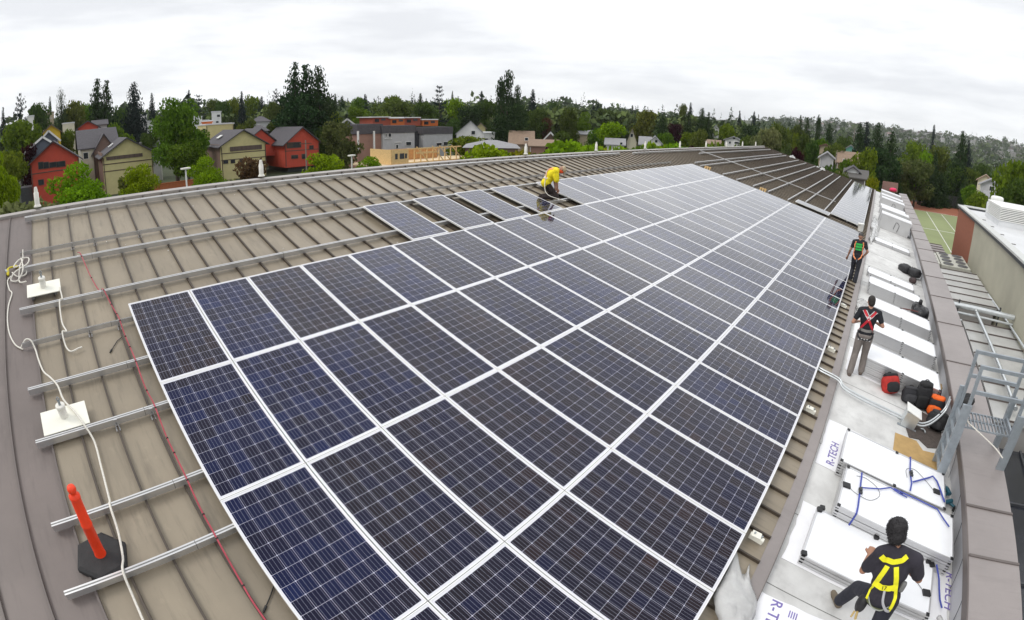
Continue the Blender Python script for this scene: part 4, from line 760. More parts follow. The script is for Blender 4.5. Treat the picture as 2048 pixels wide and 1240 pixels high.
    def web(name, pts, wd, m, front=False):
        # dense samples along the pattern so that the strap hugs the back
        Q = []
        for (a, b), (c, d) in zip(pts[:-1], pts[1:]):
            for k in range(6): t = k / 6; Q.append((a + (c - a) * t, b + (d - b) * t))
        Q.append(pts[-1]); H = [back(a, b, front=front) for a, b in Q]; mb = ribbon([h[0] for h in H], wd, .005, [h[1] for h in H]); return mb.build(name, m, o)
    return o, back, web, dict(pel=pel, tup=tup, tl=tl, tf=tf, hed=hed, up=up, fwd=fwd, lft=lft, hr=hr, E=E)
STAND = dict(pelvis=(0, 0, .96), chest=(0, 0, 1.28), neck=(.01, 0, 1.50), head=(.035, 0, 1.64), shL=(0, .185, 1.43), shR=(0, -.185, 1.43))
# man with the red harness
J = dict(STAND); J.update(pelvis=(0, 0, .96), chest=(.03, 0, 1.28), neck=(.07, 0, 1.49), head=(.11, .01, 1.625), shL=(.04, .19, 1.43), shR=(.04, -.19, 1.43), elL=(-.02, .31, 1.17), wrL=(.22, .20, 1.12), elR=(.0, -.33, 1.19), wrR=(.24, -.20, 1.16), hipL=(0, .09, .92), hipR=(0, -.09, .92), knL=(.02, .11, .48), anL=(-.10, .13, .08), toeL=(.08, .16, .035), knR=(.12, -.10, .48), anR=(.14, -.12, .06), toeR=(.32, -.13, .02), face=(1, .25, -.15))
m2, bk, web, B = person('standing man with a red and white harness over a black t-shirt and grey trousers', WK(10.12, -8.32, .01), .04, J, (.42, .22, .15), (.012, .013, .018), (.20, .175, .16), (.11, .085, .07), (.018, .013, .010), 'short', .62)
RD = mat('red webbing', (.55, .015, .03), .6, 0, .1, 20); WH = mat('white webbing', (.66, .66, .66), .6); BK = mat('black webbing', (.014, .014, .016), .6)
web('harness_strap', [(.13, .50), (.02, .36), (-.10, .17), (-.15, .06)], .05, RD); web('harness_strap', [(-.13, .50), (-.02, .36), (.10, .17), (.15, .06)], .05, RD)
web('harness_edge', [(.085, .505), (.0, .40), (-.085, .505)], .014, WH); web('harness_edge', [(.16, .49), (.06, .37), (.0, .31), (-.06, .37), (-.16, .49)], .014, WH)
web('back_pad', [(.0, .39), (.0, .33)], .075, WH); web('waist_belt', [(.165, .10), (.08, .085), (0, .08), (-.08, .085), (-.165, .10)], .055, mat('grey webbing', (.22, .21, .20), .6))
web('seat_strap', [(.165, .06), (.15, -.06), (.10, -.10), (0, -.115), (-.10, -.10), (-.15, -.06), (-.165, .06)], .04, BK)
for k in range(5): web('seat_stripe', [(-.12 + .06 * k, -.085), (-.12 + .06 * k, -.135)], .028, WH)
# man with the green vest
J = dict(STAND); J.update(head=(.05, 0, 1.62), elL=(-.02, .27, 1.14), wrL=(.06, .33, .90), elR=(-.06, -.32, 1.17), wrR=(.06, -.20, .98), hipL=(0, .09, .92), hipR=(0, -.09, .92), knL=(.16, .10, .50), anL=(.02, .12, .11), toeL=(.20, .15, .06), knR=(.03, -.08, .48), anR=(-.12, -.06, .08), toeR=(.07, -.08, .03), curl=.35)
m3, bk, web, B = person('man in a cap and bright green back pad with orange harness straps', WK(17.15, -7.72, .0), -.02, J, (.34, .18, .12), (.016, .017, .022), (.022, .024, .032), (.05, .042, .036), (.065, .062, .06), 'cap', .6)
OR = mat('orange webbing', (.95, .32, .13), .55); GR = mat('green pad', (.035, .48, .085), .6, 0, .1, 10)
for h in (.415, .335, .255): web('back_pad', [(.105, h), (.05, h), (-.05, h), (-.105, h)], .068, GR)
for s in (1, -1): web('harness_strap', [(s * .125, .50), (s * .145, .40), (s * .13, .22), (s * .145, .10), (s * .12, -.01), (s * .04, -.09)], .042, OR)
web('belt', [(.17, .29), (0, .285), (-.17, .29)], .02, BK); web('belt', [(.15, .37), (0, .372), (-.15, .37)], .016, BK); web('leg_patch', [(.0, -.10), (.0, -.2)], .05, mat('grey patch', (.35, .38, .42), .6))
# foreground man with the yellow harness
J = dict(pelvis=(0, 0, .93), chest=(.09, .05, 1.22), neck=(.16, .10, 1.43), head=(.23, .15, 1.57), shL=(.10, .215, 1.37), shR=(.13, -.145, 1.37), elL=(.10, .31, 1.10), wrL=(.33, .28, 1.12), elR=(.16, -.30, 1.12), wrR=(.40, -.14, 1.06), hipL=(.01, .10, .90), hipR=(-.01, -.09, .90), knL=(.34, .22, .62), anL=(.50, .30, .17), toeL=(.66, .38, .10), knR=(-.02, -.12, .47), anR=(-.10, -.14, .05), toeR=(.08, -.16, .01), face=(1, .15, -.2), curl=.7)
m4, bk, web, B = person('crouching dark-haired man with a bright yellow harness in the bottom right corner', WK(3.41, -9.19, .0), 0, J, (.38, .19, .115), (.026, .023, .033), (.016, .017, .028), (.15, .12, .085), (.012, .010, .012), 'bushy', .72, bulk=.014)
YE = mat('yellow webbing', (.85, .80, .012), .55, 0, .05, 20)
web('harness_strap', [(.13, .50), (.09, .465), (.0, .445), (-.09, .465), (-.13, .50)], .055, YE)
web('harness_strap', [(.045, .40), (.09, .28), (.115, .185), (.125, .15)], .052, YE); web('harness_strap', [(-.045, .40), (-.075, .28), (-.09, .185), (-.095, .13)], .05, YE)
web('harness_cross_strap', [(.125, .185), (.05, .16), (-.03, .16), (-.11, .18)], .06, YE)
web('harness_strap', [(.125, .17), (.15, .08), (.165, .0), (.17, -.06)], .026, YE); web('harness_strap', [(-.10, .16), (-.12, .05), (-.11, -.04), (-.09, -.12)], .034, YE)
web('seat_strap', [(.16, -.02), (.08, -.085), (-.02, -.10), (-.13, -.08)], .018, mat('olive webbing', (.10, .11, .05), .7))
p, n = bk(.02, .165); t = text('number_mark', '17', .055, BK, m4, p - B['tf'] * .012, (0, 0, 0)); t.rotation_euler = Matrix((-B['tl'], B['tup'], -B['tf'])).transposed().to_euler(); t.location = p - B['tf'] * .010 + B['tl'] * .03 - B['tup'] * .02
q0, q1, q2, q3 = bk(.01, .14)[0], bk(-.0, .04)[0], bk(-.05, -.05)[0], bk(-.09, -.10)[0]
mb = MB(); mb.tube(spline([q0 - B['tf'] * .02, q1 - B['tf'] * .06, q2 - B['tf'] * .06, q3 - B['tf'] * .03], 5), .014, 8); mb.build('lanyard', mat('grey lanyard', (.40, .40, .42), .6), m4)
mb = MB(); mb.tube(spline([bk(.15, .02)[0], bk(.1, -.06)[0] - B['tf'] * .03, bk(0, -.09)[0] - B['tf'] * .03, bk(-.08, -.05)[0]], 5), .007, 6); mb.build('cord', mat('thin cord', (.3, .32, .28), .7), m4)
fuse('tool_bag', [('e', B['pel'] + B['tl'] * .20 - B['tup'] * .10 - B['tf'] * .02, (.085, .06, .12))], BK, m4, .012, 3)
mb = MB(); q = B['pel'] + B['tl'] * .22 - B['tup'] * .16 - B['tf'] * .10; mb.tube([q, q - B['tup'] * .09], .014, 6); mb.tube([q + B['tl'] * .03, q + B['tl'] * .05 - B['tup'] * .07], .012, 6); mb.build('tool_handle', mat('tan handle', (.50, .36, .14), .6), m4)
fuse('radio', [('e', B['pel'] - B['tl'] * .165 + B['tup'] * .16 - B['tf'] * .06, (.03, .03, .07), Matrix.Identity(3), .5)], M_grayplast, m4, .009, 2)
# kneeling man in the yellow shirt
J = dict(pelvis=(-.02, 0, .50), chest=(.14, 0, .77), neck=(.31, 0, .91), head=(.46, 0, .92), shL=(.22, .19, .86), shR=(.22, -.19, .86), elL=(.27, .25, .62), wrL=(.30, .18, .38), elR=(.25, -.26, .62), wrR=(.30, -.18, .36), hipL=(-.02, .09, .50), hipR=(-.02, -.09, .50), knL=(.24, .15, .12), anL=(-.16, .13, .07), toeL=(-.30, .13, .04), knR=(.28, -.14, .12), anR=(-.12, -.13, .08), toeR=(-.22, -.13, .04), face=(1, 0, -.8), curl=.5)
m1, bk, web, B = person('kneeling worker in a bright yellow shirt and beige cap among the loose panels', RP(11.42, -1.0, -.165), -.75, J, (.36, .19, .13), (.80, .66, .010), (.024, .016, .015), (.05, .03, .022), (.48, .38, .24), 'cap', .95, bulk=.03)
for s in (1, -1): web('harness_strap', [(s * .11, .47), (s * .03, .36), (-s * .06, .22), (-s * .13, .08)], .065, OR)
web('back_ring', [(.03, .34), (-.03, .34)], .05, BK); web('reflective_band', [(.16, .12), (0, .10), (-.16, .12)], .055, WH)
fuse('face_scarf', [('e', B['hed'] + B['fwd'] * .05 - B['up'] * .03, (.075, .075, .085), B['hr'])], mat('orange scarf', (.85, .09, .02), .7), m1, .01, 2)
mb = MB(); q = bk(0, .33)[0]; mb.tube(spline([q, q + Vector((-.05, -.06, -.06)), Vector((-.10, -.24, .42)), Vector((-.02, -.36, .20)), Vector((.30, -.42, .08)), Vector((.52, -.44, .03))], 6), .012, 8); mb.build('lanyard', M_rope, m1)
# ------------------------------------------------------------------ houses of the neighbourhood
WALL = {k: mat(k + ' siding', c, .8, 0, .08, 1.2) for k, c in dict(red=(.47, .062, .034), rustred=(.30, .065, .035), yellow=(.56, .50, .25), slate=(.14, .16, .20), grey=(.42, .42, .43), white=(.70, .70, .69), cream=(.60, .57, .44), gold=(.62, .42, .03), orange=(.52, .13, .03), brown=(.20, .13, .10), tan=(.40, .33, .23), pink=(.30, .17, .13), teal=(.16, .42, .34), concrete=(.17, .165, .16), bluegrey=(.22, .27, .36)).items()}
ROOF = dict(dark=M_shingle, brown=M_shingleb, grey=M_shingleg, rust=mat('rust shingles', (.13, .062, .045), .85, 0, .15, 2), flat=M_whroof, tar=mat('tar roof', (.10, .095, .09), .9), tan=mat('tan shingles', (.24, .17, .12), .85, 0, .15, 2))
M_trim = mat('white trim', (.72, .72, .70), .6); M_louv = mat('brown louvres', (.105, .075, .062), .7, 0, .25, 1.5, stretch=(6, 1, .4)); M_dtrim = mat('brown trim', (.09, .06, .045), .7)
def atY(x, y, Y): d = sight(x, y); return CAM + d * ((Y - CAM.y) / d.y)
def house(label, cat, kind, xl, xr, ye, ya, wall, roof, Y=None, D=None, depth=9, wins=(), name='house', trim=None, zb=None, over=.45, bands=(), xa=None, louv=(), bare=False, group=None):
    f = (lambda x, y: atY(x, y, Y)) if Y else (lambda x, y: at(x, y, D))
    A, B = f(xl, ye), f(xr, ye); ux = Vector((B.x - A.x, B.y - A.y, 0)); wd = ux.length; ux.normalize(); mid = (A + B) / 2
    zg = min(gz(A.x, A.y), gz(B.x, B.y)) - .3; ang = math.atan2(ux.y, ux.x); ze = (A.z + B.z) / 2 - zg; za = f(xa or (xl + xr) / 2, ya).z - zg; z0 = 0 if zb is None else f(xl, zb).z - zg
    o = thing(name, label, cat, (mid.x, mid.y, zg), (0, 0, ang), group); h = wd / 2
    def P(px, py):
        d = sight(px, py); n = Vector((-ux.y, ux.x, 0)); t = (mid - CAM).dot(n) / d.dot(n); q = CAM + d * t - mid; return q.x * ux.x + q.y * ux.y, q.z + mid.z - zg
    if D is None or D < 125:
        for q in (-1, 1): mb = MB(); mb.tube([(q * (h - .12), -.1, z0 + .2), (q * (h - .12), -.1, ze - .2)], .07, 6); mb.build('downspout', M_dtrim if wall in ('red', 'yellow', 'brown') else M_trim, o)
    mb = MB()
    if kind == 'gable': mb.prism([(-h, 0, z0), (h, 0, z0), (h, 0, ze), (0, 0, za), (-h, 0, ze)], (0, depth, 0))
    else: mb.prism([(-h, 0, z0), (h, 0, z0), (h, 0, ze), (-h, 0, ze)], (0, depth, 0))
    mb.build('wall', WALL[wall], o)
    if zb is not None: mb = MB(); mb.box((.4, depth / 2 + .6, z0 / 2), (wd - 1.2, depth - 1.6, z0)); mb.build('undercroft', M_dark, o)  # solid dark block stands in for the shade of the open undercroft
    mb = MB(); t = .16; ov = over
    if kind == 'gable':
        s = (za - ze) / h; e = ov * s
        for q in (-1, 1): mb.prism([(q * (h + ov), -ov, ze - e + .02), (0, -ov, za + .02), (0, -ov, za + t + .05), (q * (h + ov), -ov, ze - e + t + .02)], (0, depth + 2 * ov, 0))
    elif kind == 'side':
        for q in (0, 1): mb.prism([(-h - ov, (-ov if q == 0 else depth + ov), ze - .1), (-h - ov, depth / 2, za), (-h - ov, depth / 2, za + t), (-h - ov, (-ov if q == 0 else depth + ov), ze + .08)], (wd + 2 * ov, 0, 0))
    elif kind == 'hip':
        k = min(depth / 2, h * .8); b = [(-h - ov, -ov, ze), (h + ov, -ov, ze), (h + ov, depth + ov, ze), (-h - ov, depth + ov, ze), (-h + k, depth / 2, za), (h - k, depth / 2, za)]
        mb.add(b, [(0, 1, 5, 4), (1, 2, 5), (2, 3, 4, 5), (3, 0, 4), (3, 2, 1, 0)])
    else: mb.box((0, depth / 2, ze + .12), (wd + .3, depth + .3, .24)); mb.box((0, depth / 2, ze + .25), (wd - .4, depth - .4, .04))
    mb.build('roof', ROOF[roof] if roof in ROOF else WALL[roof], o)
    if kind == 'side':                                             # gable ends under the roof
        for q in (-1, 1): mb = MB(); mb.prism([(q * h - .02, .02, ze - .05), (q * h - .02, depth - .02, ze - .05), (q * h - .02, depth / 2, za - .02)], (.04, 0, 0)); mb.build('gable_end', WALL[wall], o)
    if trim and kind == 'gable':
        mb = MB()
        for q in (-1, 1): mb.bar((q * (h + ov), -ov - .03, ze - ov * (za - ze) / h + .12), (0, -ov - .03, za + .14), .08, .34)
        mb.build('bargeboard', trim, o)
    for (x0, y0, x1, y1) in wins:
        a, b = P(x0, y1), P(x1, y0); cx, cz, ww, hh = (a[0] + b[0]) / 2, (a[1] + b[1]) / 2, b[0] - a[0], b[1] - a[1]
        mb = MB(); mb.box((cx, -.03, cz), (ww + .16, .10, hh + .16)); w_ = mb.build('window', M_trim if wall not in ('yellow', 'red') else M_dtrim, o)
        if not bare: mb = MB(); mb.box((cx, -.085, cz), (ww, .02, hh)); mb.build('pane', M_glass, w_)
    for (x0, y0, x1, y1) in louv:
        a, b = P(x0, y1), P(x1, y0); mb = MB(); mb.box(((a[0] + b[0]) / 2, -.04, (a[1] + b[1]) / 2), (b[0] - a[0], .12, b[1] - a[1])); k = 0
        while k < 7: mb.box((a[0] + (b[0] - a[0]) * (k + .5) / 7, -.11, (a[1] + b[1]) / 2), (.10, .04, b[1] - a[1]), 1); k += 1
        mb.build('louvred_window', [M_louv, M_dtrim], o)
    if bands:
        mb = MB()
        for y in bands: q = P((xl + xr) / 2, y); mb.box((0, -.02, q[1]), (wd + .06, .07, .14))
        mb.build('trim_band', M_dtrim, o)
    return o, h, ze, za, depth, P
YF = 80
q = house('red gabled house at the far left behind the round bright street tree', 'house', 'gable', 60, 158, 321, 285, 'red', 'dark', Y=YF, depth=11, wins=[(78, 324, 86, 338), (88, 324, 97, 337), (100, 324, 112, 335), (114, 322, 130, 334), (78, 359, 87, 370)], bands=[342], xa=98, over=.7)
mb = MB(); mb.box((-q[1] - 1.1, 3, 1.6), (2.0, 4, 3.2)); mb.build('porch', M_dark, q[0])
q = house('pale yellow gabled house with one wide louvred window, left of the big tree', 'house', 'gable', 205, 305, 309, 277, 'yellow', 'dark', Y=YF, depth=11, louv=[(213, 306, 285, 321)], bands=[324, 338], xa=254, over=.6)
mb = MB(); mb.box((-q[1] - .02, 5, 4.0), (.1, 9, 5.6)); mb.build('side_panel', WALL['brown'], q[0]); mb = MB(); mb.box((-q[1] * .55, 4.5, (q[2] + q[3]) / 2 + .35), (1.0, 1.2, .12), 0, Matrix.Rotation(-math.atan2(q[3] - q[2], q[1]), 3, 'Y')); mb.build('skylight', M_trim, q[0])
q = house('pale yellow gabled house with three small square windows, beside the red one', 'house', 'gable', 441, 531, 289, 261, 'yellow', 'dark', Y=YF, depth=11, wins=[(447, 320, 455, 327), (462, 319, 469, 326), (480, 318, 487, 331)], louv=[(460, 289, 523, 303)], bands=[304, 317], xa=484, over=.6)
mb = MB(); mb.box((-q[1] * .6, 6.0, (q[2] + q[3]) / 2 + .25), (1.0, 1.3, .12), 0, Matrix.Rotation(-math.atan2(q[3] - q[2], q[1]), 3, 'Y')); mb.build('skylight', M_trim, q[0]); mb = MB(); mb.box((-q[1] - .02, 5, 3.2), (.1, 9, 6.2)); mb.build('side_panel', WALL['brown'], q[0])
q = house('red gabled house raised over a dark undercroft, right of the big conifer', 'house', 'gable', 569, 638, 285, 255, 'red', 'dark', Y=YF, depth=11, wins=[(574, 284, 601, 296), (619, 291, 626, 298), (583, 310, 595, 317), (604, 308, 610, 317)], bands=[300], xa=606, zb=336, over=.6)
mb = MB(); mb.prism([(-q[1] - 6.2, 5, 3.4), (-q[1] + .2, 5, 3.4), (-q[1] + .2, 5, q[2] + .4), (-q[1] - 2.6, 5, q[3] - .05), (-q[1] - 6.2, 5, q[2])], (0, 8, 0)); mb.build('rear_wing', WALL['red'], q[0])
mb = MB()
for a, b in (((-q[1] - 6.6, q[2] - .1), (-q[1] - 2.6, q[3])), ((-q[1] - 2.6, q[3]), (-q[1] + .7, q[2] + .2))): mb.prism([(a[0], 4.6, a[1]), (b[0], 4.6, b[1]), (b[0], 4.6, b[1] + .17), (a[0], 4.6, a[1] + .17)], (0, 8.8, 0))
mb.build('rear_roof', M_shingle, q[0])
house('slate blue gabled house with white bargeboards right behind the left red house', 'house', 'gable', 47, 128, 305, 274, 'slate', 'dark', Y=92, depth=10, trim=M_trim, xa=98, over=.6)
house('slate house with a steep white-edged gable, behind the slate blue one', 'house', 'gable', 80, 117, 281, 263, 'slate', 'dark', Y=103, depth=10, trim=M_trim, over=.5)
house('cream house with a big dark roof between the red and the yellow gables', 'house', 'side', 160, 236, 295, 258, 'cream', 'dark', Y=92.5, depth=12, wins=[(168, 305, 176, 318)])
house('brown house with a dark gable, tucked behind the left yellow house', 'house', 'gable', 187, 232, 303, 268, 'brown', 'dark', Y=91.8, depth=9, xa=215)
house('dark-roofed house peeking out right of the left yellow gable', 'house', 'side', 290, 322, 300, 284, 'grey', 'dark', Y=93, depth=8)
house('bright yellow gable end in the second row at the left', 'house', 'gable', 86, 121, 264, 250, 'gold', 'brown', D=128, depth=9, over=.6)
house('small red gable end beyond the big dark roof', 'house', 'gable', 156, 197, 255, 243, 'red', 'dark', D=124, depth=9, over=.6)
house('flat cream house between the yellow and the small red gable', 'house', 'flat', 125, 149, 247, 245, 'cream', 'flat', D=150)
house('dark-roofed house behind the small red gable', 'house', 'side', 186, 214, 250, 240, 'grey', 'dark', D=140)
house('white cubic modern house left of the big tree', 'house', 'flat', 262, 294, 231, 230, 'white', 'flat', D=170, wins=[(276, 236, 281, 241)])
house('lower white cubic house right below the taller white one', 'house', 'flat', 272, 306, 244, 243, 'white', 'flat', D=160, depth=6)
house('brown flat house among the conifers at the far left', 'house', 'flat', 77, 108, 226, 224, 'tan', 'brown', D=190, wins=[(84, 236, 104, 239)])
house('white end wall rising behind the dark green tree at the far left', 'house', 'flat', 55, 68, 233, 232, 'white', 'flat', D=150)
house('long flat pale yellow house right behind the yellow gabled house', 'house', 'flat', 412, 467, 249, 247, 'yellow', 'flat', Y=98, depth=7, wins=[(406, 258, 410, 268)])
house('orange cube left of the flat pale yellow house', 'house', 'flat', 402, 426, 243, 242, 'orange', 'flat', D=118, depth=6, wins=[(404, 240, 418, 243)])
house('white cube with two dark windows above the orange one', 'house', 'flat', 423, 442, 224, 223, 'white', 'flat', D=170, wins=[(434, 229, 440, 234), (432, 242, 437, 246)])
house('white modern house at the right edge of the big tree', 'house', 'flat', 384, 404, 234, 233, 'white', 'flat', D=165)
house('narrow white tower house left of the white cube', 'house', 'flat', 376, 388, 225, 224, 'white', 'flat', D=190)
house('house with a dark hipped roof before the big conifer', 'house', 'hip', 502, 540, 243, 232, 'grey', 'dark', D=150, wins=[(512, 250, 520, 256)])
house('dark hipped house lower down, left of the red rear wing', 'house', 'hip', 500, 536, 262, 250, 'slate', 'dark', D=125)
house('tan flat house on the rise right of the big conifer', 'house', 'flat', 656, 690, 221, 218, 'tan', 'flat', D=210, wins=[(668, 226, 684, 229)])
house('blue-grey gabled house with white bargeboards left of the townhouses', 'house', 'gable', 676, 713, 253, 239, 'bluegrey', 'grey', D=118, depth=10, trim=M_trim, wins=[(700, 258, 709, 276)], over=.5)
# townhouse row
o = thing('townhouse', 'long grey townhouse row with dark parapets and orange rooftop rooms', 'townhouse', tuple(atY(800, 300, 76).xy) + (gz(30, 76) - .3,))
def tb(name, x0, x1, y0, y1, Y, dep, m, dz=0):
    a, b = atY(x0, y1, Y), atY(x1, y0, Y); a2 = atY(x0, y0, Y); z1 = (a2.z + b.z) / 2; mb = MB(); z0 = a.z if y1 < 318 else gz(a.x, a.y) - .3
    mb.box(((a.x + b.x) / 2, Y + dep / 2, (z0 + z1) / 2), (b.x - a.x, dep, z1 - z0)); return wbuild(mb, name, m, o)
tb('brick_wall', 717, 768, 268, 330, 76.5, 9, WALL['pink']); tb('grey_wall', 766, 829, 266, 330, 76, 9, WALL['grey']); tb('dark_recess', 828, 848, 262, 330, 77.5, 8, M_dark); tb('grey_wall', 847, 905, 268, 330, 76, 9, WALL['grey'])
tb('dark_parapet', 714, 766, 248, 268.5, 76.3, 8, M_shingle); tb('dark_parapet', 764.5, 831, 251, 266.5, 75.8, 9, M_shingle); tb('dark_parapet', 846, 906, 254, 268.5, 75.8, 9, M_shingle)
for x0, x1, y0, m in ((745, 781, 233, 'rustred'), (780, 809, 235, 'orange'), (809, 841, 234, 'rustred'), (844, 876, 238, 'orange')):
    tb('rooftop_room', x0, x1, y0 + 2, 252, 80, 5, WALL[m]); tb('dark_window', x0 + 5, x0 + 13, y0 + 5, y0 + 11, 79.9, .2, M_glass); tb('dark_window', x0 + 18, x0 + 26, y0 + 4, y0 + 8, 79.9, .2, M_dark); tb('rooftop_roof', x0 - 1, x1 + 1, y0, y0 + 2, 79.6, 6, M_trim)
for x in (717, 749): tb('white_post', x - 1, x + 1, 262, 303, 75.6, .3, M_trim)
for (x0, y0, x1, y1) in ((771, 267, 774, 274), (777, 266, 783, 274), (770, 276, 784, 278), (811, 262, 814, 266), (790, 284, 803, 286), (812, 283, 823, 291), (792, 289, 797, 297), (874, 264, 885, 268), (887, 283, 897, 291), (873, 285, 884, 292)):
    w_ = tb('window', x0, x1, y0, y1, 75.85, .2, M_trim); a, b = atY(x0 + .6, y1 - .6, 75.8), atY(x1 - .6, y0 + .6, 75.8)
    mb = MB(); L_ = o.location; mb.box(((a.x + b.x) / 2 - L_.x, 75.82 - L_.y, (a.z + b.z) / 2 - L_.z), (b.x - a.x, .03, b.z - a.z)); mb.build('pane', M_glass, w_)
# timber frame under construction
YC = 58; a, b = atY(783, 331, YC), atY(922, 318, YC); zc = (a.z + b.z) / 2
o = thing('building_site', 'new yellow timber frame of a house under construction', 'building site', ((a.x + b.x) / 2, YC, zc)); tt = atY(783, 300, YC).z
mb = MB(); mb.box(((a.x + b.x) / 2 + 2.5, YC + 4, zc - .2), (b.x - a.x + 9, 9, .35)); wbuild(mb, 'floor_deck', mat('pale plywood deck', (.66, .52, .33), .8), o)
mb = MB(); mb.box(((a.x + b.x) / 2, YC + 4, (zc - .4 + gz(a.x, YC)) / 2), (b.x - a.x, 8, zc - .4 - gz(a.x, YC) + .5)); wbuild(mb, 'foundation', WALL['concrete'], o)
e = atY(816, 330, YC).x
mb = MB(); mb.box(((a.x + e) / 2, YC, (zc + tt) / 2), (e - a.x, .15, tt - zc)); mb.box((a.x, YC + 3, (zc + tt) / 2), (.15, 6, tt - zc)); wbuild(mb, 'sheathing', M_wood, o)
for q, ww, hh in ((.28, .5, .9), (.62, .9, .9), (.86, .4, .8)): mb = MB(); mb.box((a.x + (e - a.x) * q, YC - .07, (zc + tt) / 2 + .1), (ww, .06, hh)); wbuild(mb, 'opening_shade', M_dark, o)  # dark slabs on the sheathing paint in the shade of window openings
mb = MB(); mb.box(((e + b.x) / 2, YC + 6.5, (zc + tt) / 2 - .2), (b.x - e, .15, tt - zc - .4)); wbuild(mb, 'sheathing', mat('orange osb', (.50, .25, .09), .8, 0, .2, 3), o)
mb = MB(); x = e
while x < b.x: mb.box((x, YC, (zc + tt) / 2), (.14, .16, tt - zc)); x += 1.35
mb.box(((e + b.x) / 2, YC, tt), (b.x - e, .18, .2)); mb.box(((e + b.x) / 2, YC, zc + .1), (b.x - e, .18, .2)); mb.box(((e + b.x) / 2 - 2, YC, tt - .75), (4.5, .18, .3)); wbuild(mb, 'studs', M_wood, o)
for x in (e + 1.6, e + 5.0, e + 6.6, e + 9.4): mb = MB(); mb.bar((x, YC - .3, tt + .3), (x + 2.0, YC - 1.0, zc + .1), .12, .16); wbuild(mb, 'brace', M_wood, o)
house('white house with a tall asymmetric gable right of the townhouses', 'house', 'gable', 913, 969, 268, 244, 'white', 'grey', D=125, depth=10, wins=[(943, 262, 950, 269)], xa=940, over=.3)
house('white flat annex to the right of the tall white gable', 'house', 'flat', 967, 990, 267, 265, 'white', 'flat', D=123, depth=7, wins=[(969, 277, 976, 283)])
house('small yellow house peeking out behind the tall white gable', 'house', 'gable', 952, 971, 256, 247, 'yellow', 'brown', D=145, depth=8)
house('low house with a broad grey hipped roof behind the bright bushes', 'house', 'hip', 930, 1036, 296, 283, 'brown', 'grey', D=84, depth=12)
house('white gabled cottage behind the brown steep roof', 'house', 'gable', 998, 1016, 272, 261, 'white', 'grey', D=140, wins=[(1003, 270, 1006, 275)])
house('house with a steep brown half-hipped roof', 'house', 'side', 1020, 1066, 289, 264, 'tan', 'tan', D=112, depth=10, wins=[(1050, 276, 1056, 281)])
house('long low brown brick house behind the street shrubs', 'house', 'side', 1060, 1116, 293, 282, 'pink', 'tan', D=106)
house('grey cottage with a dark triangular gable', 'house', 'gable', 1090, 1112, 278, 266, 'brown', 'grey', D=130, trim=M_trim)
house('cream house standing tall among the trees in the middle distance', 'house', 'gable', 1100, 1118, 242, 230, 'cream', 'grey', D=190)
house('white house with a flat roof high behind the poplar', 'house', 'flat', 1049, 1066, 221, 219, 'white', 'flat', D=220)
house('grey shed with a blue tarpaulin beside the bright round tree', 'house', 'side', 1155, 1182, 269, 262, 'tan', 'grey', D=135)
house('pale grey roofed bungalow behind the bright street trees', 'house', 'side', 1212, 1248, 290, 279, 'white', 'grey', D=112, wins=[(1240, 285, 1245, 289)])
house('narrow cream gabled house left of the grey gambrel', 'house', 'gable', 1254, 1273, 284, 259, 'cream', 'brown', D=128, wins=[(1261, 268, 1266, 274)])
house('white house with a grey gambrel-like roof and a chimney', 'house', 'gable', 1296, 1323, 287, 274, 'white', 'grey', D=116, wins=[(1310, 280, 1315, 285)])
house('grey-roofed wing to the left of the gambrel-like house', 'house', 'side', 1280, 1300, 290, 275, 'white', 'grey', D=120)
house('white two-storey house with three windows above the ridge', 'house', 'gable', 1450, 1484, 281, 274, 'white', 'grey', D=130, wins=[(1458, 283, 1462, 287), (1469, 284, 1478, 287), (1466, 275, 1471, 278)])
house('white house half hidden by dark firs, higher up', 'house', 'gable', 1426, 1438, 258, 250, 'white', 'grey', D=180, wins=[(1431, 262, 1434, 266)])
house('cream bungalow left of the white two-storey house', 'house', 'side', 1408, 1440, 288, 281, 'cream', 'tan', D=135)
house('grey gabled house right past the far end of the roof', 'house', 'gable', 1640, 1668, 316, 306, 'grey', 'grey', D=98, depth=9)
house('house with an orange-brown low gable in the valley trees', 'house', 'gable', 1640, 1662, 294, 289, 'tan', 'rust', D=135)
house('turquoise house under the tall dark firs', 'house', 'gable', 1692, 1711, 298, 291, 'teal', 'grey', D=150)
house('brown-roofed house with a small white dormer gable', 'house', 'side', 1674, 1716, 327, 305, 'pink', 'tan', D=112, wins=[(1686, 319, 1692, 323)])
house('grey roof with a white triangular gable close behind the roof end', 'house', 'gable', 1694, 1718, 343, 335, 'white', 'dark', D=84)
house('low grey house with a plain dark roof close behind the roof end', 'house', 'side', 1690, 1732, 356, 343, 'concrete', 'tar', D=82, depth=9)
house('house with a rust red roof and cream gable at the far walkway end', 'house', 'side', 1768, 1790, 382, 368, 'cream', 'rust', D=95, depth=7)
house('grey gabled house with a white-framed window at the far right', 'house', 'gable', 1960, 2000, 372, 360, 'grey', 'grey', D=118, depth=9, wins=[(1978, 374, 1989, 381)], over=.5)
house('tan house with a peach gable above the grey one at the far right', 'house', 'gable', 1955, 1986, 362, 351, 'cream', 'tan', D=140, depth=9, over=.5)
house('low tan house right behind the running track fence', 'house', 'side', 1896, 1934, 392, 372, 'tan', 'tan', D=158, depth=8)
house('grey flat roofed garage among the shrubs at the far right', 'house', 'side', 1968, 2010, 400, 388, 'concrete', 'grey', D=108, depth=8)
blob('parasol', 'bright pink parasol past the far end of the walkway', 'parasol', at(1786, 381, 80), [('canopy', mat('pink cloth', (.75, .03, .12), .7), [('e', (0, 0, .1), (.55, .55, .28), .8)]), ('pole', M_galv, [('t', [(0, 0, .4), (0, 0, -.8), (0, 0, -2.4)], .04)])])
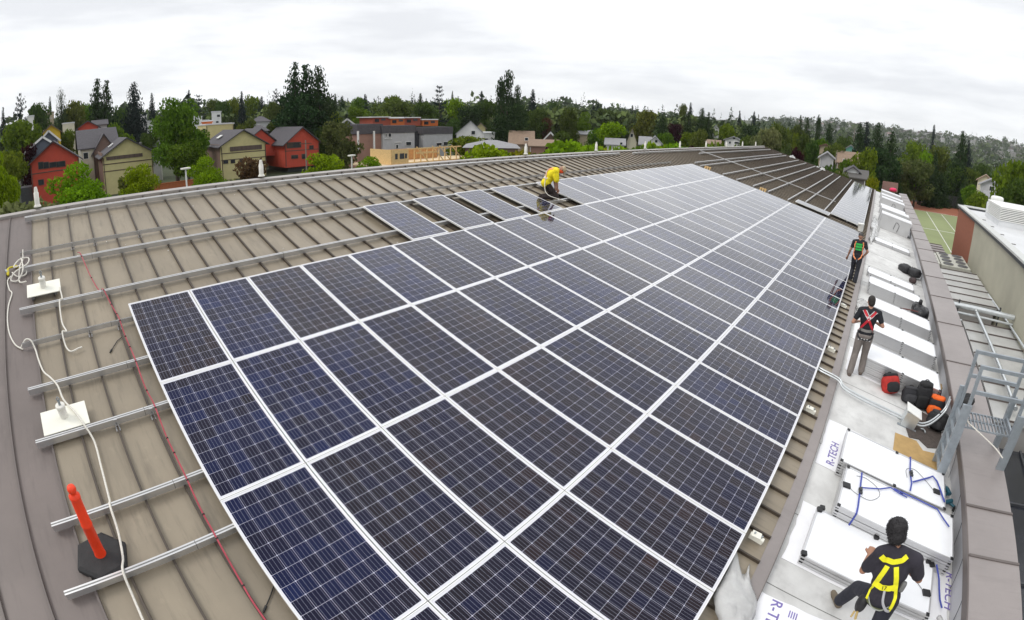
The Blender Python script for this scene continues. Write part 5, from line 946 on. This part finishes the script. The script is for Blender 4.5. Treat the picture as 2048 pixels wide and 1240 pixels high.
o = thing('fence', 'orange cedar board fence below the big tree', 'fence', at(340, 378, 74)); o.rotation_euler = (0, 0, .05); mb = MB()
for k in range(60): mb.box((-6 + k * .2, 0, -.3), (.185, .04, 2.4 + .02 * (k % 3)))
mb.build('boards', M_fence, o); mb = MB(); mb.box((0, -.05, .85), (12, .08, .1)); mb.build('top_rail', M_fence, o)
def lamp(x, ytop, ybase, D, label):
    t = at(x, ytop, D); zg = gz(t.x, t.y); o = thing('street_lamp', label, 'street lamp', (t.x, t.y, zg), (0, 0, .4), 'street lamps along the ridge side'); mb = MB(); mb.tube([(0, 0, 0), (0, 0, t.z - zg)], [.11, .07], 10); mb.build('pole', M_white, o); mb = MB(); mb.box((0, 0, t.z - zg), (.95, .45, .16)); mb.build('lamp_head', M_pvc, o, .03)
lamp(371, 337, 380, 52, 'white street lamp with a flat head before the cedar fence'); lamp(703, 311, 345, 58, 'white street lamp with a flat head left of the timber frame')
def pole(x, y0, D, label, r=.13):
    t = at(x, y0, D); zg = gz(t.x, t.y); o = thing('utility_pole', label, 'utility pole', (t.x, t.y, zg)); mb = MB(); mb.tube([(0, 0, 0), (0, 0, t.z - zg)], [r, r * .7], 8); mb.build('mast', mat('weathered pole %d' % x, (.22, .19, .16), .8), o); mb = MB(); mb.bar((-.9, 0, t.z - zg - .5), (.9, 0, t.z - zg - .5), .1, .12); mb.build('cross_arm', M_dtrim, o)
pole(611, 280, 74, 'slim utility pole in front of the right red house'); pole(1710, 255, 150, 'tall utility pole before the dark firs, right of the turquoise house'); pole(1674, 303, 92, 'short utility pole beyond the far end of the roof')

# ------------------------------------------------------------------ trees
def qmesh(name, cen, siz, m, flat=0.0, attr=None):
    n = len(cen); a = RNG.normal(size=(n, 3)); a /= np.linalg.norm(a, axis=1)[:, None]; b = RNG.normal(size=(n, 3)); b[:, 2] *= (1 - flat); b -= (b * a).sum(1)[:, None] * a; b /= np.linalg.norm(b, axis=1)[:, None] + 1e-9
    s = siz[:, None]; v = np.stack([cen - a * s, cen - b * s * .62, cen + a * s, cen + b * s * .62], 1).reshape(-1, 3)
    me = bpy.data.meshes.new(name); me.vertices.add(4 * n); me.vertices.foreach_set('co', v.ravel()); me.loops.add(4 * n); me.loops.foreach_set('vertex_index', np.arange(4 * n)); me.polygons.add(n); me.polygons.foreach_set('loop_start', np.arange(0, 4 * n, 4))
    me.update(calc_edges=True); me.materials.append(m)
    if attr is not None: at_ = me.attributes.new('tint', 'FLOAT', 'POINT'); at_.data.foreach_set('value', np.repeat(attr, 4).astype(np.float32))
    return me
def lobes(n, zlo, zhi, rlo, rhi, env, N, s):
    C_ = []
    for k in range(n):
        z = RNG.uniform(zlo, zhi); r = env(z) * RNG.uniform(.15, .8); a = RNG.uniform(0, 2 * PI); C_.append((r * math.cos(a), r * math.sin(a), z, RNG.uniform(rlo, rhi)))
    C_.append((0, 0, zhi, rlo)); C_ = np.array(C_); i = RNG.choice(len(C_), N, p=C_[:, 3] ** 2 / (C_[:, 3] ** 2).sum()); d = RNG.normal(size=(N, 3)); d /= np.linalg.norm(d, axis=1)[:, None]
    p = C_[i, :3] + d * (C_[i, 3] * RNG.uniform(.62, 1.08, N))[:, None] * np.array([1, 1, .62]); return p, RNG.uniform(s * .7, s * 1.3, N)
def mk_broad(m, N=3600, s=.029): p, z = lobes(26, .30, .88, .13, .21, lambda t: .46 * math.sin(PI * min(1, max(0, (t - .12) / .98))) ** .6, N, s); return qmesh('crown', p, z, m)
def mk_shrub(m, N=1800): p, z = lobes(18, .3, .80, .18, .27, lambda t: .46, N, .05); return qmesh('crown', p, z, m)
def mk_column(m, N=3000):
    p, z = lobes(44, .12, .93, .12, .20, lambda t: .46 * min(1, (1.06 - t) * 2.4) * min(1, t * 4 + .3), N, .026); return qmesh('crown', p * np.array([1, 1, 1]), z, m)
def mk_conifer(m, N=30, droop=.10, pw=.8, gap=0.1, sz=.02):
    P_ = []; Z = []
    for k in range(N):
        z = .08 + .92 * (k / N) ** .92; L_ = .5 * (1 - z) ** pw + .012; nb = max(4, int(11 * (1 - z) + 4)); a0 = RNG.uniform(0, 6)
        for b in range(nb):
            if RNG.random() < gap: continue
            a = a0 + 2 * PI * b / nb + RNG.uniform(-.25, .25); l_ = L_ * RNG.uniform(.62, 1.12); n = max(3, int(16 * l_ / .5) + 3); t = np.linspace(.12, 1, n) + RNG.uniform(-.03, .03, n)
            x = np.cos(a) * t * l_; y = np.sin(a) * t * l_; zz = z - droop * t * t * l_ * 2 + .02 * t + RNG.uniform(-.012, .012, n); P_.append(np.stack([x + RNG.normal(0, .012, n), y + RNG.normal(0, .012, n), zz], 1)); Z.append(np.full(n, sz) * RNG.uniform(.7, 1.4, n) * (.55 + .6 * (1 - z)))
            P_.append(np.stack([x * .96 + RNG.normal(0, .02, n), y * .96 + RNG.normal(0, .02, n), zz - .012], 1)); Z.append(np.full(n, sz) * RNG.uniform(.6, 1.2, n) * (.55 + .6 * (1 - z)))
    P_ = np.concatenate(P_); return qmesh('crown', P_, np.concatenate(Z), m, .5)
def mk_trunk(limbs, h, r=.022):
    mb = MB(); mb.tube([(0, 0, -.04), (.004, 0, .2), (-.006, .004, h * .6), (0, 0, h)], [r * 1.5, r, r * .7, r * .25], 8); rg = random.Random(limbs)
    for k in range(limbs):
        z = rg.uniform(.2, h * .75); a = rg.uniform(0, 6.3); l_ = rg.uniform(.14, .28); mb.tube([(0, 0, z), (math.cos(a) * l_ * .5, math.sin(a) * l_ * .5, z + l_ * .45), (math.cos(a) * l_, math.sin(a) * l_, z + l_ * .7)], [r * .5, r * .35, r * .1], 6)
    return mb
SH = {}
for k, f, n in (('broad', mk_broad, 4), ('shrub', mk_shrub, 3), ('column', mk_column, 2)): SH[k] = [f(LEAF['mid']) for _ in range(n)]
SH['fir'] = [mk_conifer(LEAF['fir'], 30, .10, .72, .06, .030), mk_conifer(LEAF['fir'], 28, .16, .80, .12, .031), mk_conifer(LEAF['fir'], 34, .06, .66, .06, .028)]; SH['pine'] = [mk_conifer(LEAF['fir'], 15, -.05, .62, .30, .03), mk_conifer(LEAF['fir'], 13, -.03, .55, .35, .032)]
SH['cypress'] = [mk_conifer(LEAF['fir'], 34, -.25, .55, .02, .02)]; SH['dense'] = [mk_broad(LEAF['mid'], 7500, .021), mk_broad(LEAF['mid'], 7500, .021)]
_t = mk_trunk(7, .75).build('trunk', M_trunk); TR_B = _t.data; bpy.data.objects.remove(_t); _t = mk_trunk(0, .98, .016).build('trunk', M_trunk); TR_C = _t.data; bpy.data.objects.remove(_t)
tcount = {}; RT = random.Random(3)
def tree(kind, leaf, x, ytop, wpx, D, label, group=None, cat='tree', var=None, asp=1.0):
    if group == GB and leaf == 'dark' and RT.random() < .4: leaf = 'mid'
    t = at(x, ytop, D); zg = gz(t.x, t.y); h = t.z - zg; wpx *= dict(fir=1.75, pine=1.6, cypress=1.5, broad=1.22, shrub=1.75).get(kind, 1.12); wd = wpx * math.hypot(D, t.z - CAM.z) / 1010; k = tcount.get(kind, 0); tcount[kind] = k + 1
    nm = {'broad': 'broadleaf_tree', 'dense': 'broadleaf_tree', 'shrub': 'shrub', 'column': 'poplar_tree', 'fir': 'fir_tree', 'pine': 'pine_tree', 'cypress': 'cypress_tree'}[kind]
    me = SH[kind][(k if var is None else var) % len(SH[kind])]; c = bpy.data.objects.new('crown' if kind != 'shrub' else 'shrub', me); C.objects.link(c)
    if kind == 'shrub': o = tag(c, label, cat, group); c.location = (t.x, t.y, zg - .1); c.rotation_euler.z = random.uniform(0, 6.28)
    else: o = thing(nm, label, cat, (t.x, t.y, zg - .1), (0, 0, random.uniform(0, 6.28)), group); c.parent = o
    c.scale = (wd, wd * asp, h * 1.01); c.material_slots[0].link = 'OBJECT'; c.material_slots[0].material = LEAF[leaf]
    if kind != 'shrub': tr = bpy.data.objects.new('trunk', TR_C if kind in ('fir', 'cypress') else TR_B); C.objects.link(tr); tr.parent = o; tr.scale = (h * .9, h * .9, h * .95)
    return o
GS = 'street trees behind the ridge'; GC = 'conifers above the roofs'; GB = 'trees behind the houses'
for a in [
    ('dense', 'bright', 150, 320, 125, 50, 'round bright green street tree covering the lower right of the red house', GS), ('dense', 'bright', 281, 322, 80, 56, 'round bright green street tree before the left yellow house', GS),
    ('dense', 'bright', 410, 308, 76, 58, 'round bright green street tree left of the house with square windows', GS), ('broad', 'bright', 651, 306, 80, 58, 'leggy bright green street tree below the right red house', GS),
    ('dense', 'bright', 738, 307, 66, 58, 'small bright green street tree left of the timber frame', GS), ('dense', 'bright', -4, 288, 66, 50, 'bright green tree cut off by the left picture edge', GS),
    ('dense', 'mid', 348, 188, 112, 84, 'big loose green tree towering between the two yellow houses', GB), ('dense', 'mid', 372, 250, 86, 82, 'lower green half of the foliage right of the big loose tree', GB),
    ('broad', 'mid', 36, 233, 92, 108, 'dark green round tree left of the slate gable', GB), ('broad', 'grey', 678, 238, 74, 74, 'grey-green drooping tree right of the red raised house', GB),
    ('broad', 'dark', 18, 300, 60, 82, 'leafy tree between the left edge and the red house', GB), ('broad', 'plum', 55, 288, 40, 100, 'purple-leaved tree at the left of the slate house', GB),
    ('fir', 'fir', 590, 124, 62, 112, 'tallest left spire of the great conifer clump', GC), ('fir', 'fir', 612, 128, 80, 114, 'middle spire of the great conifer clump', GC), ('fir', 'fir', 637, 132, 66, 110, 'right spire of the great conifer clump', GC), ('dense', 'fir', 605, 180, 116, 108, 'broad dark foot of the great conifer clump', GC),
    ('fir', 'fir', 195, 157, 50, 150, 'left of the twin dark firs above the small red gable', GC), ('fir', 'fir', 213, 160, 46, 148, 'right of the twin dark firs above the small red gable', GC), ('fir', 'blue', 268, 165, 46, 152, 'wide blue-green fir above the white cubic house', GC),
    ('pine', 'blue', 40, 182, 40, 160, 'ragged conifer at the far left skyline', GC), ('cypress', 'fir', 122, 181, 25, 158, 'pointed dark cypress right of the brown flat house', GC), ('broad', 'dark', 82, 199, 52, 172, 'round tree between ragged conifer and cypress', GB),
    ('broad', 'olive', 152, 197, 54, 160, 'pale green tree right of the pointed cypress', GB), ('fir', 'blue', 304, 186, 20, 200, 'small fir just left of the big loose tree top', GC), ('fir', 'blue', 6, 214, 18, 190, 'small dark fir at the very left edge of the skyline', GC),
    ('fir', 'blue', 100, 194, 12, 240, 'tiny distant fir tip between round tree and cypress', GC), ('broad', 'dark', 175, 205, 40, 175, 'leafy tree filling the gap left of the twin firs', GB), ('broad', 'dark', 240, 212, 36, 175, 'leafy tree between the twin firs and the wide fir', GB),
    ('fir', 'blue', 377, 180, 24, 190, 'dark fir rising behind the top of the big loose tree', GC), ('pine', 'blue', 397, 186, 32, 195, 'ragged pine right of the big loose tree top', GC), ('broad', 'olive', 420, 193, 40, 215, 'pale tree on the skyline right of the ragged pine', GB),
    ('broad', 'dark', 445, 198, 34, 190, 'round tree above the white cube', GB), ('broad', 'dark', 468, 194, 32, 200, 'leafy tree before the tall slim fir', GB), ('fir', 'blue', 483, 182, 22, 185, 'tall slim fir above the flat pale yellow house', GC), ('broad', 'dark', 505, 190, 38, 200, 'round tree right of the tall slim fir', GB),
    ('fir', 'blue', 523, 193, 22, 195, 'pointed fir left of the great conifer clump', GC), ('pine', 'blue', 552, 174, 34, 180, 'ragged pine leaning on the great conifer clump', GC), ('broad', 'olive', 497, 232, 26, 135, 'yellowish tree left of the dark hipped roof', GB), ('fir', 'fir', 470, 226, 26, 130, 'dark little fir right behind the flat pale yellow house', GC),
    ('broad', 'dark', 545, 200, 42, 165, 'leafy tree at the left foot of the great conifer clump', GB), ('broad', 'dark', 660, 215, 40, 140, 'bushy tree at the right foot of the great conifer clump', GB),
    ('fir', 'fir', 670, 187, 20, 200, 'left of two small firs right of the great clump', GC), ('fir', 'fir', 684, 192, 22, 200, 'right of two small firs right of the great clump', GC), ('broad', 'mid', 720, 213, 44, 150, 'green round tree behind the orange rooftop rooms, left', GB), ('broad', 'dark', 715, 190, 40, 215, 'leafy skyline tree above the tan flat house', GB), ('fir', 'blue', 730, 188, 20, 215, 'fir tip beside the dark skyline tree', GC),
    ('broad', 'olive', 788, 195, 90, 165, 'wide olive tree behind the orange rooftop rooms', GB), ('broad', 'mid', 785, 190, 40, 200, 'bright topped tree on the skyline above the townhouses', GB), ('fir', 'fir', 841, 186, 26, 190, 'dark fir above the right end of the townhouses', GC), ('broad', 'dark', 855, 205, 60, 150, 'broad mass of tree behind the right orange rooftop room', GB),
    ('pine', 'blue', 879, 168, 36, 170, 'open-branched pine standing out on the skyline', GC), ('broad', 'bright', 911, 192, 52, 185, 'light green round tree right of the open-branched pine', GB), ('fir', 'fir', 905, 182, 10, 250, 'thin spire behind the light green round tree', GC), ('broad', 'fir', 940, 208, 56, 150, 'very dark round tree above the white asymmetric house', GB),
    ('fir', 'blue', 963, 182, 20, 230, 'slim fir left of the tall poplar', GC), ('broad', 'dark', 972, 200, 48, 165, 'leafy tree between white house and poplar', GB), ('column', 'fir', 1017, 140, 44, 128, 'tall dark poplar dominating the middle skyline', GC), ('column', 'fir', 1003, 158, 34, 126, 'left shoulder of the tall dark poplar', GC), ('column', 'fir', 1036, 170, 30, 127, 'right shoulder of the tall dark poplar', GC), ('dense', 'fir', 1022, 205, 80, 120, 'dark bushy foot of the tall poplar', GB),
    ('fir', 'blue', 1066, 178, 28, 185, 'blue-green fir right of the tall poplar', GC), ('broad', 'dark', 1072, 215, 50, 150, 'leafy tree under the blue-green fir', GB), ('broad', 'rust', 1090, 231, 34, 150, 'rusty brown tree beside the cream house', GB), ('broad', 'dark', 1107, 202, 30, 220, 'round tree on the skyline right of the blue-green fir', GB),
    ('dense', 'dark', 1140, 210, 46, 135, 'tall oval tree left of the blue tarpaulin shed', GB), ('dense', 'dark', 1166, 220, 34, 140, 'second oval tree behind the blue tarpaulin shed', GB), ('fir', 'blue', 1187, 206, 14, 230, 'left of a pair of small skyline firs', GC), ('fir', 'blue', 1196, 207, 12, 230, 'right of a pair of small skyline firs', GC), ('broad', 'bright', 1224, 243, 62, 120, 'bright green round tree above the grey-roofed bungalow', GB),
    ('broad', 'dark', 1220, 218, 50, 185, 'full tree behind the bright round one', GB), ('broad', 'olive', 1290, 215, 46, 150, 'olive tree above the narrow cream house', GB), ('fir', 'fir', 1265, 210, 18, 220, 'dark fir on the skyline above the cream house', GC), ('fir', 'fir', 1326, 232, 34, 140, 'dark spruce above the gambrel-like house', GC), ('fir', 'blue', 1382, 205, 18, 200, 'very thin tall spruce sticking out of the skyline', GC), ('fir', 'fir', 1378, 222, 34, 165, 'broader dark spruce around the very thin one', GC),
    ('broad', 'plum', 1352, 245, 36, 150, 'dark purplish tree right of the dark spruce', GB), ('fir', 'fir', 1405, 216, 28, 175, 'dense spruce left of the hidden white house', GC), ('fir', 'fir', 1418, 224, 26, 160, 'dark spruce hiding the white house', GC), ('broad', 'mid', 1456, 246, 36, 135, 'deep green round tree before the white two-storey house', GB), ('broad', 'olive', 1398, 258, 40, 115, 'dull loose tree behind the end of the bright shrubs', GB), ('broad', 'olive', 1365, 203, 20, 240, 'pale round tree on the skyline left of the thin spruce', GB),
    ('fir', 'blue', 1480, 221, 14, 240, 'slim blue fir on the skyline above the two-storey house', GC), ('fir', 'blue', 1509, 223, 14, 235, 'slim fir on the skyline right of the two-storey house', GC), ('broad', 'fir', 1500, 247, 42, 160, 'very dark tree right of the white two-storey house', GB), ('broad', 'pale', 1541, 254, 44, 115, 'pale round blossoming tree, larger of the pair', GB), ('broad', 'olive', 1565, 246, 46, 120, 'yellow-green round tree behind the pale blossoming pair', GB), ('broad', 'pale', 1517, 265, 30, 112, 'pale round blossoming tree, smaller of the pair', GB),
    ('broad', 'mid', 1592, 263, 18, 150, 'small light green tree right of the yellow-green round one', GB), ('broad', 'plum', 1592, 294, 34, 86, 'round purple-leaved tree beyond the far roof corner', GB), ('broad', 'grey', 1572, 288, 24, 82, 'grey-green bush left of the round purple tree', GB), ('broad', 'dark', 1625, 275, 30, 115, 'narrow tree right of the purple one', GB), ('fir', 'fir', 1602, 230, 16, 210, 'spired fir, first of the row above the valley', GC), ('fir', 'fir', 1616, 234, 22, 190, 'spired fir, second of the row above the valley', GC), ('column', 'fir', 1638, 233, 18, 190, 'dark column tree in the row above the valley', GC), ('fir', 'fir', 1660, 247, 26, 180, 'broad fir after the dark column tree', GC), ('broad', 'dark', 1596, 246, 30, 170, 'leafy tree under the spired firs', GB),
    ('broad', 'olive', 1672, 285, 46, 118, 'olive tree before the turquoise house', GB), ('broad', 'mid', 1730, 295, 58, 92, 'large mid green tree right of the brown-roofed house', GB), ('broad', 'mid', 1700, 312, 40, 98, 'green shrubby tree beside the brown-roofed house', GB), ('fir', 'fir', 1722, 245, 36, 150, 'dark fir, leftmost of the big group before the valley', GC), ('fir', 'blue', 1735, 243, 30, 165, 'blue-green fir top in the big group before the valley', GC), ('fir', 'fir', 1757, 246, 40, 130, 'tall dark fir in the middle of the big group', GC), ('fir', 'fir', 1786, 262, 46, 120, 'dense dark fir at the right of the big group', GC), ('dense', 'fir', 1765, 290, 90, 116, 'dark skirt of branches under the big fir group', GB),
    ('dense', 'yellow', 1754, 350, 44, 74, 'yellow-green round tree close behind the far panel strip', GB), ('broad', 'olive', 1685, 338, 34, 72, 'pale shrub tree at the far roof corner', GB), ('broad', 'grey', 1806, 325, 60, 130, 'grey-green tree left above the running track', GB), ('broad', 'mid', 1830, 282, 56, 150, 'tall green tree above the running track', GB), ('broad', 'bright', 1852, 296, 34, 140, 'lighter green tree between the two tall ones', GB), ('broad', 'olive', 1879, 288, 48, 155, 'olive round tree right of the tall green one', GB), ('broad', 'grey', 1838, 318, 76, 132, 'wide grey-green tree along the track fence', GB),
    ('fir', 'fir', 1872, 305, 30, 140, 'small dark fir in front of the olive tree', GC), ('fir', 'fir', 1883, 345, 34, 145, 'dark fir standing at the track fence', GC), ('fir', 'fir', 1926, 262, 38, 150, 'tall nearly black fir at the right', GC), ('fir', 'blue', 1938, 280, 28, 160, 'dark fir leaning right of the nearly black one', GC), ('broad', 'dark', 1913, 325, 50, 150, 'round tree under the nearly black fir', GB), ('column', 'blue', 1868, 250, 13, 330, 'dark column tree alone on the far hill skyline', GC), ('broad', 'dark', 1965, 322, 44, 165, 'dark green tree right of the nearly black fir', GB), ('cypress', 'fir', 1932, 352, 16, 135, 'narrow cypress beside the tan house', GC),
    ('broad', 'mid', 1946, 366, 40, 112, 'round green shrub tree before the grey gabled house', GB), ('broad', 'dark', 1965, 385, 70, 92, 'hedge tree behind the brick building', GB), ('broad', 'mid', 2036, 315, 90, 75, 'large green tree at the right picture edge', GB), ('dense', 'dark', 2040, 345, 90, 68, 'lower tree at the right picture edge', GB), ('broad', 'dark', 2010, 372, 44, 85, 'leafy tree left of the large one at the right edge', GB),
]: tree(*a)
GH = 'shrubs behind the ridge'
for x, y, wd, D, lf, l in [(30, 393, 80, 46, 'pale', 'pale flowering hedge at the bottom left corner of the trees'), (92, 395, 60, 47, 'pale', 'pale green shrub right of the flowering hedge'), (255, 345, 26, 76, 'olive', 'small brownish shrub against the left yellow house wall'), (503, 310, 40, 66, 'rust', 'reddish shrub before the house with square windows'), (470, 352, 60, 62, 'pale', 'pale low shrub under the house with square windows'),
                           (985, 283, 62, 60, 'bright', 'bright green bush in front of the grey hipped roof'), (1035, 295, 50, 62, 'yellow', 'yellow-green bush right of the bright one'), (1075, 298, 60, 66, 'olive', 'low olive bush before the brown brick house'), (1150, 274, 84, 66, 'bright', 'wide bright green bush right of the brown brick house'), (1200, 285, 56, 68, 'yellow', 'yellow-green bush in the middle of the street shrubs'), (1240, 282, 50, 70, 'bright', 'bright bush before the grey bungalow'), (1275, 284, 50, 74, 'mid', 'darker bush right of the grey bungalow'), (1312, 280, 44, 76, 'bright', 'bright bush under the gambrel-like house'), (1352, 276, 46, 78, 'bright', 'last bright bush of the street shrubs'), (1395, 290, 50, 80, 'plum', 'dark reddish bush along the ridge'), (1445, 280, 46, 84, 'mid', 'green bush before the white two-storey house'),
                           (1108, 285, 30, 90, 'plum', 'dark red bush beside the brown brick house'), (935, 268, 50, 105, 'mid', 'green bush below the white asymmetric gable'), (1655, 322, 36, 76, 'dark', 'dark bush beside the grey gabled house'), (1990, 395, 50, 88, 'mid', 'green bush over the flat roof at the right')]:
    tree('shrub', lf, x, y, wd, D, l, GH, 'shrub')

FILL = [(70, 262, 40, 118, 'dark', 'little tree under the brown flat house'), (135, 258, 34, 135, 'mid', 'green little tree between the yellow and the red gable'), (232, 246, 40, 130, 'dark', 'little tree left of the white cubes'), (250, 262, 44, 108, 'mid', 'green tree behind the left yellow roof'), (300, 262, 40, 104, 'dark', 'leafy tree by the foot of the white cubes'), (398, 262, 30, 96, 'mid', 'green tree before the orange cube'), (478, 248, 30, 112, 'olive', 'olive tree between the flat yellow and the hipped house'), (548, 240, 34, 130, 'dark', 'leafy tree behind the red rear wing'), (650, 250, 44, 105, 'dark', 'leafy tree behind the right red gable'), (662, 236, 34, 160, 'mid', 'green tree below the tan flat house'), (905, 236, 34, 140, 'dark', 'leafy tree over the right end of the townhouses'), (990, 255, 30, 132, 'dark', 'leafy tree behind the white annex'), (1060, 255, 44, 128, 'fir', 'very dark tree above the brown brick house'), (1125, 262, 40, 118, 'dark', 'leafy tree left of the shed'), (1190, 256, 34, 128, 'mid', 'green tree right of the shed'), (1335, 262, 40, 124, 'dark', 'leafy tree right of the gambrel-like house'), (1380, 262, 36, 122, 'mid', 'green tree left of the cream bungalow'), (1495, 270, 30, 116, 'olive', 'olive tree right of the two-storey house'), (1610, 268, 34, 135, 'dark', 'leafy tree above the purple one'), (1645, 272, 36, 142, 'mid', 'green tree above the orange-brown gable'), (1690, 270, 34, 160, 'dark', 'leafy tree above the turquoise house'), (1900, 350, 44, 165, 'dark', 'leafy tree behind the low tan house'), (1945, 335, 40, 150, 'olive', 'olive tree above the peach gable'), (1985, 340, 44, 150, 'dark', 'leafy tree above the far right gable')]
for x, y, wd, D, lf, l in FILL: tree('broad', lf, x, y, wd, D, l, GB)

# ------------------------------------------------------------------ far woods and far houses: one mass each
def far_mat(name, ramp):
    m = bpy.data.materials.new(name); m.use_nodes = True; t = m.node_tree; p = t.nodes['Principled BSDF']; a = t.nodes.new('ShaderNodeAttribute'); a.attribute_name = 'tint'; r = t.nodes.new('ShaderNodeValToRGB'); e = r.color_ramp.elements
    e[0].position, e[0].color = ramp[0][0], (*ramp[0][1], 1); e[1].position, e[1].color = ramp[-1][0], (*ramp[-1][1], 1)
    for q, c in ramp[1:-1]: k = e.new(q); k.color = (*c, 1)
    t.links.new(a.outputs['Fac'], r.inputs[0]); t.links.new(r.outputs[0], p.inputs['Base Color']); p.inputs['Roughness'].default_value = .9; return m
def woods():
    cen, siz, tin = [], [], []
    for k in range(6400):
        az = RNG.uniform(-26, 108); lo = 178 if az > 12 else (210 if az > 4 else 235); r = lo * (1500 / lo) ** (RNG.random() ** 1.5)
        if k % 7 < 2: az = RNG.uniform(-26, 12); r = 235 * (2100 / 235) ** (RNG.random() ** .7)
        x, y = r * math.cos(R(az)), r * math.sin(R(az)); con = RNG.random() < .30; h = RNG.uniform(9, 16) if not con else RNG.uniform(10, 20); h *= (.8 + .2 * min(1, r / 400)) * (1.55 if r > 450 and RNG.random() < .2 else 1)
        wd = h * (RNG.uniform(.34, .48) if con else RNG.uniform(.65, 1.05)); n = 70 if r < 450 else 30; q = RNG.normal(size=(n, 3)); q /= np.linalg.norm(q, axis=1)[:, None]
        if con: n = int(n * 1.5); q = RNG.normal(size=(n, 3)); q /= np.linalg.norm(q[:, :2], axis=1)[:, None]; z = RNG.random(n) ** 1.1; rad = wd / 2 * (1 - z) ** .8 * RNG.uniform(.2, 1.0, n); p = np.stack([q[:, 0] * rad, q[:, 1] * rad, .1 * h + z * h * .9], 1); s = RNG.uniform(.045, .075, n) * h * (1.12 - z * .85)
        else: p = q * np.array([wd / 2, wd / 2, h * .36]) * RNG.uniform(.6, 1.05, n)[:, None] + np.array([0, 0, h * .6]); s = RNG.uniform(.07, .13, n) * h * (1 if r < 450 else 1.45)
        cen.append(p + np.array([x, y, gz(x, y)])); siz.append(s); tin.append(np.clip(((RNG.uniform(0, .35) if con else RNG.uniform(.3, 1)) + RNG.uniform(-.12, .12, n)) * (1 if r < 420 else .62), 0, 1))
    m = far_mat('far foliage', [(0, (.018, .038, .016)), (.35, (.042, .070, .019)), (.6, (.070, .105, .025)), (.85, (.10, .14, .030)), (1, (.14, .18, .04))])
    o = bpy.data.objects.new('far_woods', qmesh('far_woods', np.concatenate(cen), np.concatenate(siz), m, attr=np.concatenate(tin))); C.objects.link(o); tag(o, 'hazy mass of mixed trees covering the far hills', 'woods', kind='stuff')
woods()
def town():
    mb = MB(); tint = []
    for k in range(560):
        az = RNG.uniform(-25, 9) if k < 420 else RNG.uniform(8, 100); r = RNG.uniform(330, 1900) if k < 420 else RNG.uniform(210, 650)
        x, y = r * math.cos(R(az)), r * math.sin(R(az)); z = gz(x, y) - 1; a = RNG.uniform(0, PI); w_, d_, h_ = RNG.uniform(9, 15), RNG.uniform(8, 12), RNG.uniform(6.5, 10.5); rh = RNG.uniform(1, 3); M_ = Matrix.Rotation(a, 3, 'Z'); T_ = Vector((x, y, z)); n0 = len(mb.v)
        P_ = [(-w_ / 2, -d_ / 2, 0), (w_ / 2, -d_ / 2, 0), (w_ / 2, d_ / 2, 0), (-w_ / 2, d_ / 2, 0), (-w_ / 2, -d_ / 2, h_), (w_ / 2, -d_ / 2, h_), (w_ / 2, d_ / 2, h_), (-w_ / 2, d_ / 2, h_), (-w_ / 2, 0, h_ + rh), (w_ / 2, 0, h_ + rh)]
        mb.add([M_ @ Vector(p) + T_ for p in P_], [(0, 1, 5, 4), (2, 3, 7, 6), (1, 2, 6, 9, 5), (3, 0, 4, 8, 7)]); e = .5
        Q_ = [(-w_ / 2 - e, -d_ / 2 - e, h_ - .3), (w_ / 2 + e, -d_ / 2 - e, h_ - .3), (w_ / 2 + e, 0, h_ + rh + .1), (-w_ / 2 - e, 0, h_ + rh + .1), (w_ / 2 + e, d_ / 2 + e, h_ - .3), (-w_ / 2 - e, d_ / 2 + e, h_ - .3)]
        mb.add([M_ @ Vector(p) + T_ for p in Q_], [(0, 1, 2, 3), (3, 2, 4, 5)], 1); tint += [float(RNG.random())] * (len(mb.v) - n0)
    wl = far_mat('far walls', [(0, (.14, .12, .10)), (.4, (.26, .25, .23)), (.75, (.40, .40, .39)), (1, (.66, .66, .65))]); rf = far_mat('far roofs', [(0, (.06, .06, .065)), (.5, (.16, .15, .145)), (.8, (.28, .28, .29)), (1, (.22, .10, .07))])
    o = mb.build('far_town', [wl, rf]); q = o.data.attributes.new('tint', 'FLOAT', 'POINT'); q.data.foreach_set('value', tint); tag(o, 'distant scatter of tiny houses on the hillsides', 'town', kind='stuff')
town()

# ------------------------------------------------------------------ air: pale haze over the whole neighbourhood
mb = MB(); mb.box((0, 0, 40), (18400, 18400, 190)); hz = mb.build('haze', bpy.data.materials.new('haze air')); tag(hz, kind='stuff'); hm = hz.data.materials[0]; hm.use_nodes = True; t = hm.node_tree; t.nodes.clear()
o = t.nodes.new('ShaderNodeOutputMaterial'); v = t.nodes.new('ShaderNodeVolumePrincipled'); v.inputs['Color'].default_value = (.93, .96, .99, 1); v.inputs['Density'].default_value = .0001; v.inputs['Anisotropy'].default_value = .3; t.links.new(v.outputs[0], o.inputs['Volume'])
